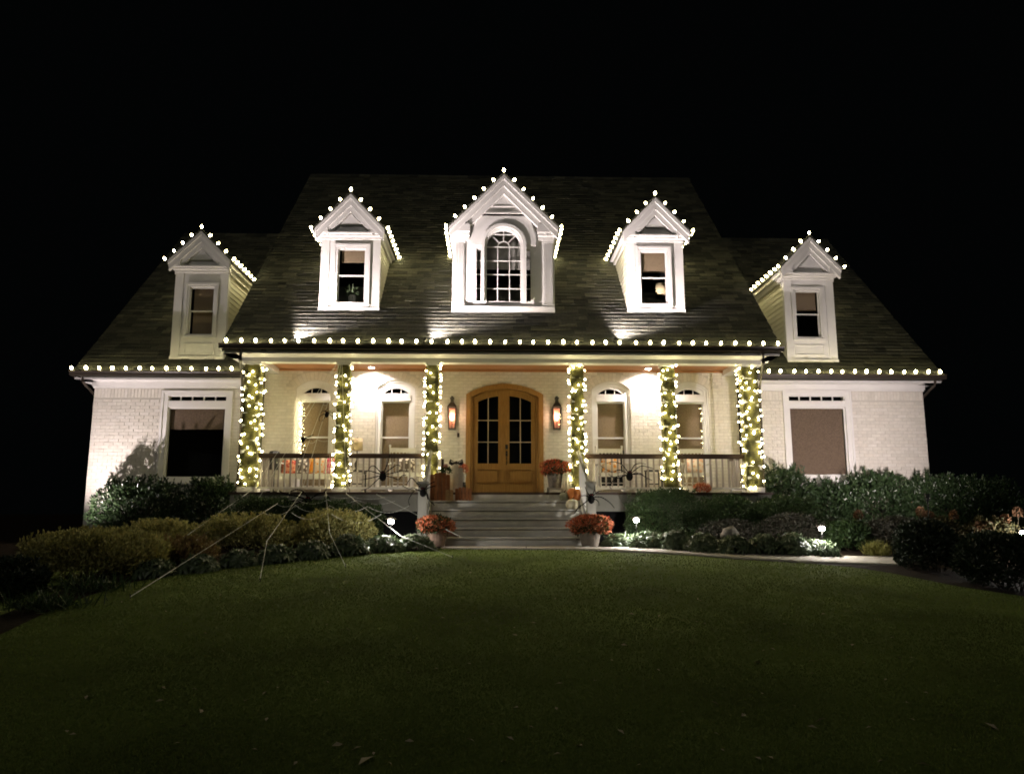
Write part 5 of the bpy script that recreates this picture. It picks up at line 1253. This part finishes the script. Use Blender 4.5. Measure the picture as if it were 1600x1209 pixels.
board_pumpkin(880, 894, 737, 16.66, ZF, M['bw'], 3, 'tall grey white board pumpkin beside the right bucket of mums', curve=.1)
x = AX(724,764,16.7); t = thing('flower_vase', (x,16.7,ZF), 'white striped vase of orange flowers by the left door frame', 'vase')
MB().lathe([(.05,0),(.055,.06),(.045,.22),(.06,.40),(.05,.40)], c=(x,16.7,ZF), n=12).build('vase', M['white'], t, True)
MB().lathe([(.053,.10),(.049,.22)], c=(x,16.7,ZF), n=12).build('stripe', M['black'], t, True)
P, D = cloud((x,16.7,ZF+.50), (.09,.08,.10), 300, 2, .4, .1); foliage('blossoms', P, D, .045, .025, LM['mum'], t)
x = AX(1094,760,16.5); t = thing('flower_bunch', (x,16.40,ZF), 'bunch of orange artificial flowers at the foot of the right railing', 'flowers')
P, D = cloud((x,16.40,ZF+.08), (.17,.06,.09), 420, 2, .4, .15, ZF+.005); foliage('blossoms', P, D, .05, .022, LM['mum'], t, .2, .9)
x = AX(551,447,17.25); z0 = dorm[0]['zb']+.021; t = thing('potted_plant', (x,17.25,z0), 'potted house plant seen inside the left front dormer window', 'potted plant')
zp = AZ(551,462,17.25)
MB().lathe([(.07,0),(.09,zp-z0-.02),(.09,zp-z0),(.08,zp-z0)], c=(x,17.25,z0), n=12).build('pot', M['white'], t)
P, D = cloud((x,17.25,zp+.06), (.06,.06,.06), 40, 2, .9, .1); foliage('leaves', P, D, .2, .03, LM['helle'], t, .3, .5)

# ------------------------------------------------------------------ spiders
def spider(label, px, py, Y, rpx, legs, sc=1.0, out=.10, rleg=.013):
    c = at(px, py, Y); k = Y/F*1.02; r = rpx*k
    t = thing('toy_spider', c, label, 'spider decoration', 'giant black toy spiders')
    MB().ell(c+Vector((0,.0,-r*.35)), (r*.95,r*1.0,r*1.15), 12, 8).build('abdomen', M['fuzz'], t, True)
    MB().ell(c+Vector((0,-r*.35,r*.75)), (r*.62,r*.6,r*.55), 10, 6).build('head', M['fuzz'], t, True)
    for s in (-1, 1): MB().ell(c+Vector((s*r*.25,-r*.88,r*.85)), (r*.10,r*.1,r*.10), 6, 4).build('eye', M['redeye'], t)
    for pl in legs:
        n = len(pl); P_ = [c+Vector((0,-r*.2,r*.3))*.6]
        for i, (a, b) in enumerate(pl):
            f = (i+1)/n; P_.append(at(a, b, Y-out*math.sin(min(1, f*1.2)*math.pi)*1.0))
        # smooth polyline
        Q = []
        for i in range(len(P_)-1):
            p0_, p1_, p2_, p3_ = P_[max(i-1,0)], P_[i], P_[i+1], P_[min(i+2,len(P_)-1)]
            for s in range(4):
                u = s/4; Q.append(.5*((2*p1_)+(p2_-p0_)*u+(2*p0_-5*p1_+4*p2_-p3_)*u*u+(3*p1_-p0_-3*p2_+p3_)*u*u*u))
        Q.append(P_[-1]); m_ = len(Q)
        MB().tube(Q, [rleg*(1.15-.55*i/m_) for i in range(m_)], 5).build('leg', M['fuzz'], t, True)
M['redeye'] = mat('red_plastic_eye', (.35,.02,.02), .3)
def S(ox, oy, s, L): return [[(ox+a/s, oy+b/s) for a, b in l] for l in L]
spider('biggest black spider spread over the web below the left porch railing', 481.5, 783, 15.85, 6.2, S(400,690,10,[
    [(640,850),(480,820),(360,765)],[(770,800),(650,745),(540,775)],[(520,930),(400,985),(300,1060)],[(640,960),(560,1020),(520,1090)],
    [(960,820),(1060,790),(1100,745)],[(1080,905),(1125,850),(1165,925)],[(1050,930),(1170,990),(1240,970)],[(950,985),(1040,1040),(1060,1110)]]), rleg=.020)
spider('black spider clinging to the railing left of the door', 598, 743, 16.50, 5.6, S(540,660,9.3,[
    [(430,640),(370,635),(325,695)],[(400,715),(300,700),(270,735),(300,775)],[(370,805),(290,820),(220,830)],[(420,870),(330,950),(230,980)],
    [(615,580),(640,470)],[(700,640),(760,618),(790,632)],[(720,725),(830,700),(920,695)],[(690,800),(770,830),(820,770),(880,765)]]))
spider('black spider on the left newel post', 661, 768, NPY-.16, 5.3, S(540,660,9.3,[
    [(1010,850),(950,805),(890,895)],[(1040,975),(980,945),(920,965),(820,915)],[(1010,985),(960,1040),(915,1130),(930,1200)],[(1080,900),(1040,890)],
    [(1200,905),(1290,860)],[(1210,945),(1300,920)],[(1190,1040),(1210,1120),(1290,1200)],[(1180,1060),(1195,1110)]]))
spider('black spider on the right newel post', 923.8, 778, NPY-.16, 5.6, S(820,700,10.07,[
    [(980,690),(950,610)],[(950,745),(900,750)],[(930,870),(830,950),(770,1040)],[(960,850),(925,880),(960,925)],
    [(1095,660),(1100,590)],[(1140,690),(1210,670)],[(1200,770),(1340,860),(1410,940)],[(1150,830),(1165,900)]]))
spider('black spider clinging to the railing right of the door', 983.5, 742.5, 16.50, 5.6, S(900,690,10,[
    [(720,360),(580,312),(480,335)],[(680,440),(560,470),(420,400),(390,370)],[(690,530),(590,552),(510,508)],[(600,590),(530,705),(560,732)],
    [(910,370),(1000,338),(1095,345)],[(1000,385),(1110,390),(1215,425)],[(1000,490),(1110,590)],[(1000,508),(1100,560),(1185,600)]]))
spider('small reddish lit spider high in the web before the leftmost porch window', 510.5, 647, 16.30, 3.4, S(360,540,4.65,[
    [(680,470),(655,490)],[(670,500),(645,520),(650,550)],[(690,515),(665,550)],[(690,475),(710,455)],
    [(730,480),(765,490)],[(740,490),(760,520)],[(730,505),(750,535)],[(715,475),(745,470)]]), out=.05, rleg=.010)
spider('small black spider lower in the web before the leftmost porch window', 473.5, 685.5, 16.30, 3.4, S(360,540,4.65,[
    [(500,660),(475,650)],[(490,690),(460,710)],[(500,700),(487,730)],[(510,690),(490,715)],
    [(570,660),(605,645)],[(575,675),(600,690)],[(560,665),(590,660)],[(560,685),(585,690)]]), out=.05, rleg=.010)
# ------------------------------------------------------------------ rope web
AP = at(534, 556, YC-.03)
def rope(t, pts, r=.006): MB().tube(pts, r, 5).build('strand', M['pwire'], t)
web = thing('spider_web', AP, 'giant white rope spider web staked from the porch over the left bed into the lawn', 'web decoration')
yw = YC-.16
rad = [((450,776),(203,935)), ((471,769),(406,909)), ((509,768),(540,887)), ((541,771),(707,872)), ((588,772),(822,858))]
for a_, b_, yb__ in (((406.5,775),(262,874),13.1),((395.5,764),(255,862),13.3)):
    rope(web, [AP, at(*a_, yw), at(*b_, yb__)])
BEND = {406:(417,845,12.9), 540:(515,832,13.4), 707:(626,837,13.9), 822:(720,838.6,14.15)}
RD = []
for (a, b) in rad:
    A_ = at(*a, yw); B_ = G(*b)+Vector((0,0,.02)); rope(web, [A_, at(*BEND[b[0]]), B_] if b[0] in BEND else [A_, B_]); RD.append((A_, B_))
    if a[0] < 545: rope(web, [AP, A_])
    MB().tube([B_+Vector((0,0,.03)), B_+Vector((.01,0,-.08))], .008, 5).build('stake', M['black'], web)
for lv, sag in ((.06,.05),(.14,.08),(.23,.12),(.34,.16)):
    for i in range(len(RD)-1):
        if lv == .34 and i in (0, 3): continue
        a, b = RD[i][0].lerp(RD[i][1], lv*random.uniform(.85,1.15)), RD[i+1][0].lerp(RD[i+1][1], lv*random.uniform(.85,1.15))
        rope(web, [a.lerp(b, k/10)+Vector((0,0,-sag*4*(k/10)*(1-k/10))) for k in range(11)], .005)
for lv in (.35, .62, .85):
    pts_ = [AP.lerp(r_[0], lv) for r_ in RD[:6]]
    for a, b in zip(pts_[:-1], pts_[1:]): rope(web, [a.lerp(b, k/6)+Vector((0,0,-.05*4*(k/6)*(1-k/6))) for k in range(7)], .004)

# ------------------------------------------------------------------ lawn detail
lx = np.array([p.x for p in LE]); ly_ = np.array([p.y for p in LE]); rx_ = np.array([p.x for p in RE]); ry_ = np.array([p.y for p in RE])
o1 = np.argsort(ly_); o2 = np.argsort(ry_)
n = 260000
u = RNG.random(n); Yb = 1/(1/3.9+(1/14.3-1/3.9)*u)          # denser near the camera, even in the picture
half_ = Yb*.70
Xb = RNG.uniform(-1,1,n)*half_+Yb*math.tan(YAW)
xl = np.interp(Yb, ly_[o1], lx[o1]); xr = np.interp(Yb, ry_[o2], rx_[o2])
k = (Xb > xl+.02) & (Xb < xr-.02); 
wl_t = np.interp(Xb, [p.x for p in WB], [p.y for p in WB]); k &= ~((Xb > WB[0].x) & (Yb > wl_t-.02))
Xb, Yb = Xb[k], Yb[k]; n = len(Xb); Zb = ground(Xb, Yb)
P = np.stack([Xb, Yb, Zb-.004], 1); Dg = unit(np.stack([RNG.normal(size=n)*.5, RNG.normal(size=n)*.5, np.ones(n)], 1))
Lg = RNG.uniform(.010,.026,(n,1))*(.7+.06*Yb[:,None]); Wg = .0022+.0006*Yb[:,None]
Sg = unit(np.cross(Dg, RNG.normal(size=(n,3))))
Vg = np.stack([P-Sg*Wg, P+Sg*Wg, P+Dg*Lg], 1).reshape(-1,3); b = np.arange(n)*3
tag(link('grass', np_mesh('grass', Vg, [np.stack([b,b+1,b+2],1)]), LM['turf']), kind='stuff')
# fallen leaves
fm = mat('dry_fallen_leaf', (.42,.36,.25), .7, .3, noise=.3, nscale=30)
V = [(-.5,0,.05),(0,-.22,.16),(.5,0,.0),(0,.24,.1),(.1,0,.05)]
fme = bpy.data.meshes.new('fallen_leaf'); fme.from_pydata(V, [], [(0,1,4),(1,2,4),(2,3,4),(3,0,4)]); fme.materials.append(fm)
FLP = [(573,1193,.11),(557,1173,.05),(527,1168,.06),(735,1160,.05),(806,1109,.05),(873,1071,.05),(930,1066,.045),(434,1077,.05),(314,1115,.05),(787,1194,.05),(905,1169,.06),(970,1147,.05),(1183,1038,.09),(1190,1086,.05),(1270,1140,.05),(1282,1129,.07),(1485,1120,.05),(1444,1199,.06),(1203,1188,.05),(1162,1121,.05),(1118,1102,.05),(1550,1139,.07),(975,1010,.05),(1025,986,.05),(1090,938,.06),(987,961,.05),(1332,1010,.05),(1395,998,.05),(1406,1030,.05),(688,881,.05),(620,897,.05),(735,896,.06),(789,929,.06),(741,960,.05),(510,978,.05),(543,985,.05),(597,954,.05),(703,926,.06),(834,975,.05),(942,896,.06),(970,890,.05),(1010,873,.05)]
for _ in range(70): FLP.append((random.uniform(100,1500), random.uniform(930,1200), random.uniform(.025,.045)))
for px, py, s in FLP:
    g = G(px, py)
    if g.y > 14.2: continue
    o = link('fallen_leaf', fme, None, None, g+Vector((0,0,.012))); s *= 1.25; o.scale = (s,s,s); o.rotation_euler = (random.uniform(-.4,.4), random.uniform(-.4,.4), random.uniform(0,6.3))
    tag(o, 'small pale dry leaf lying on the dark lawn', 'leaf', 'fallen leaves on the lawn')
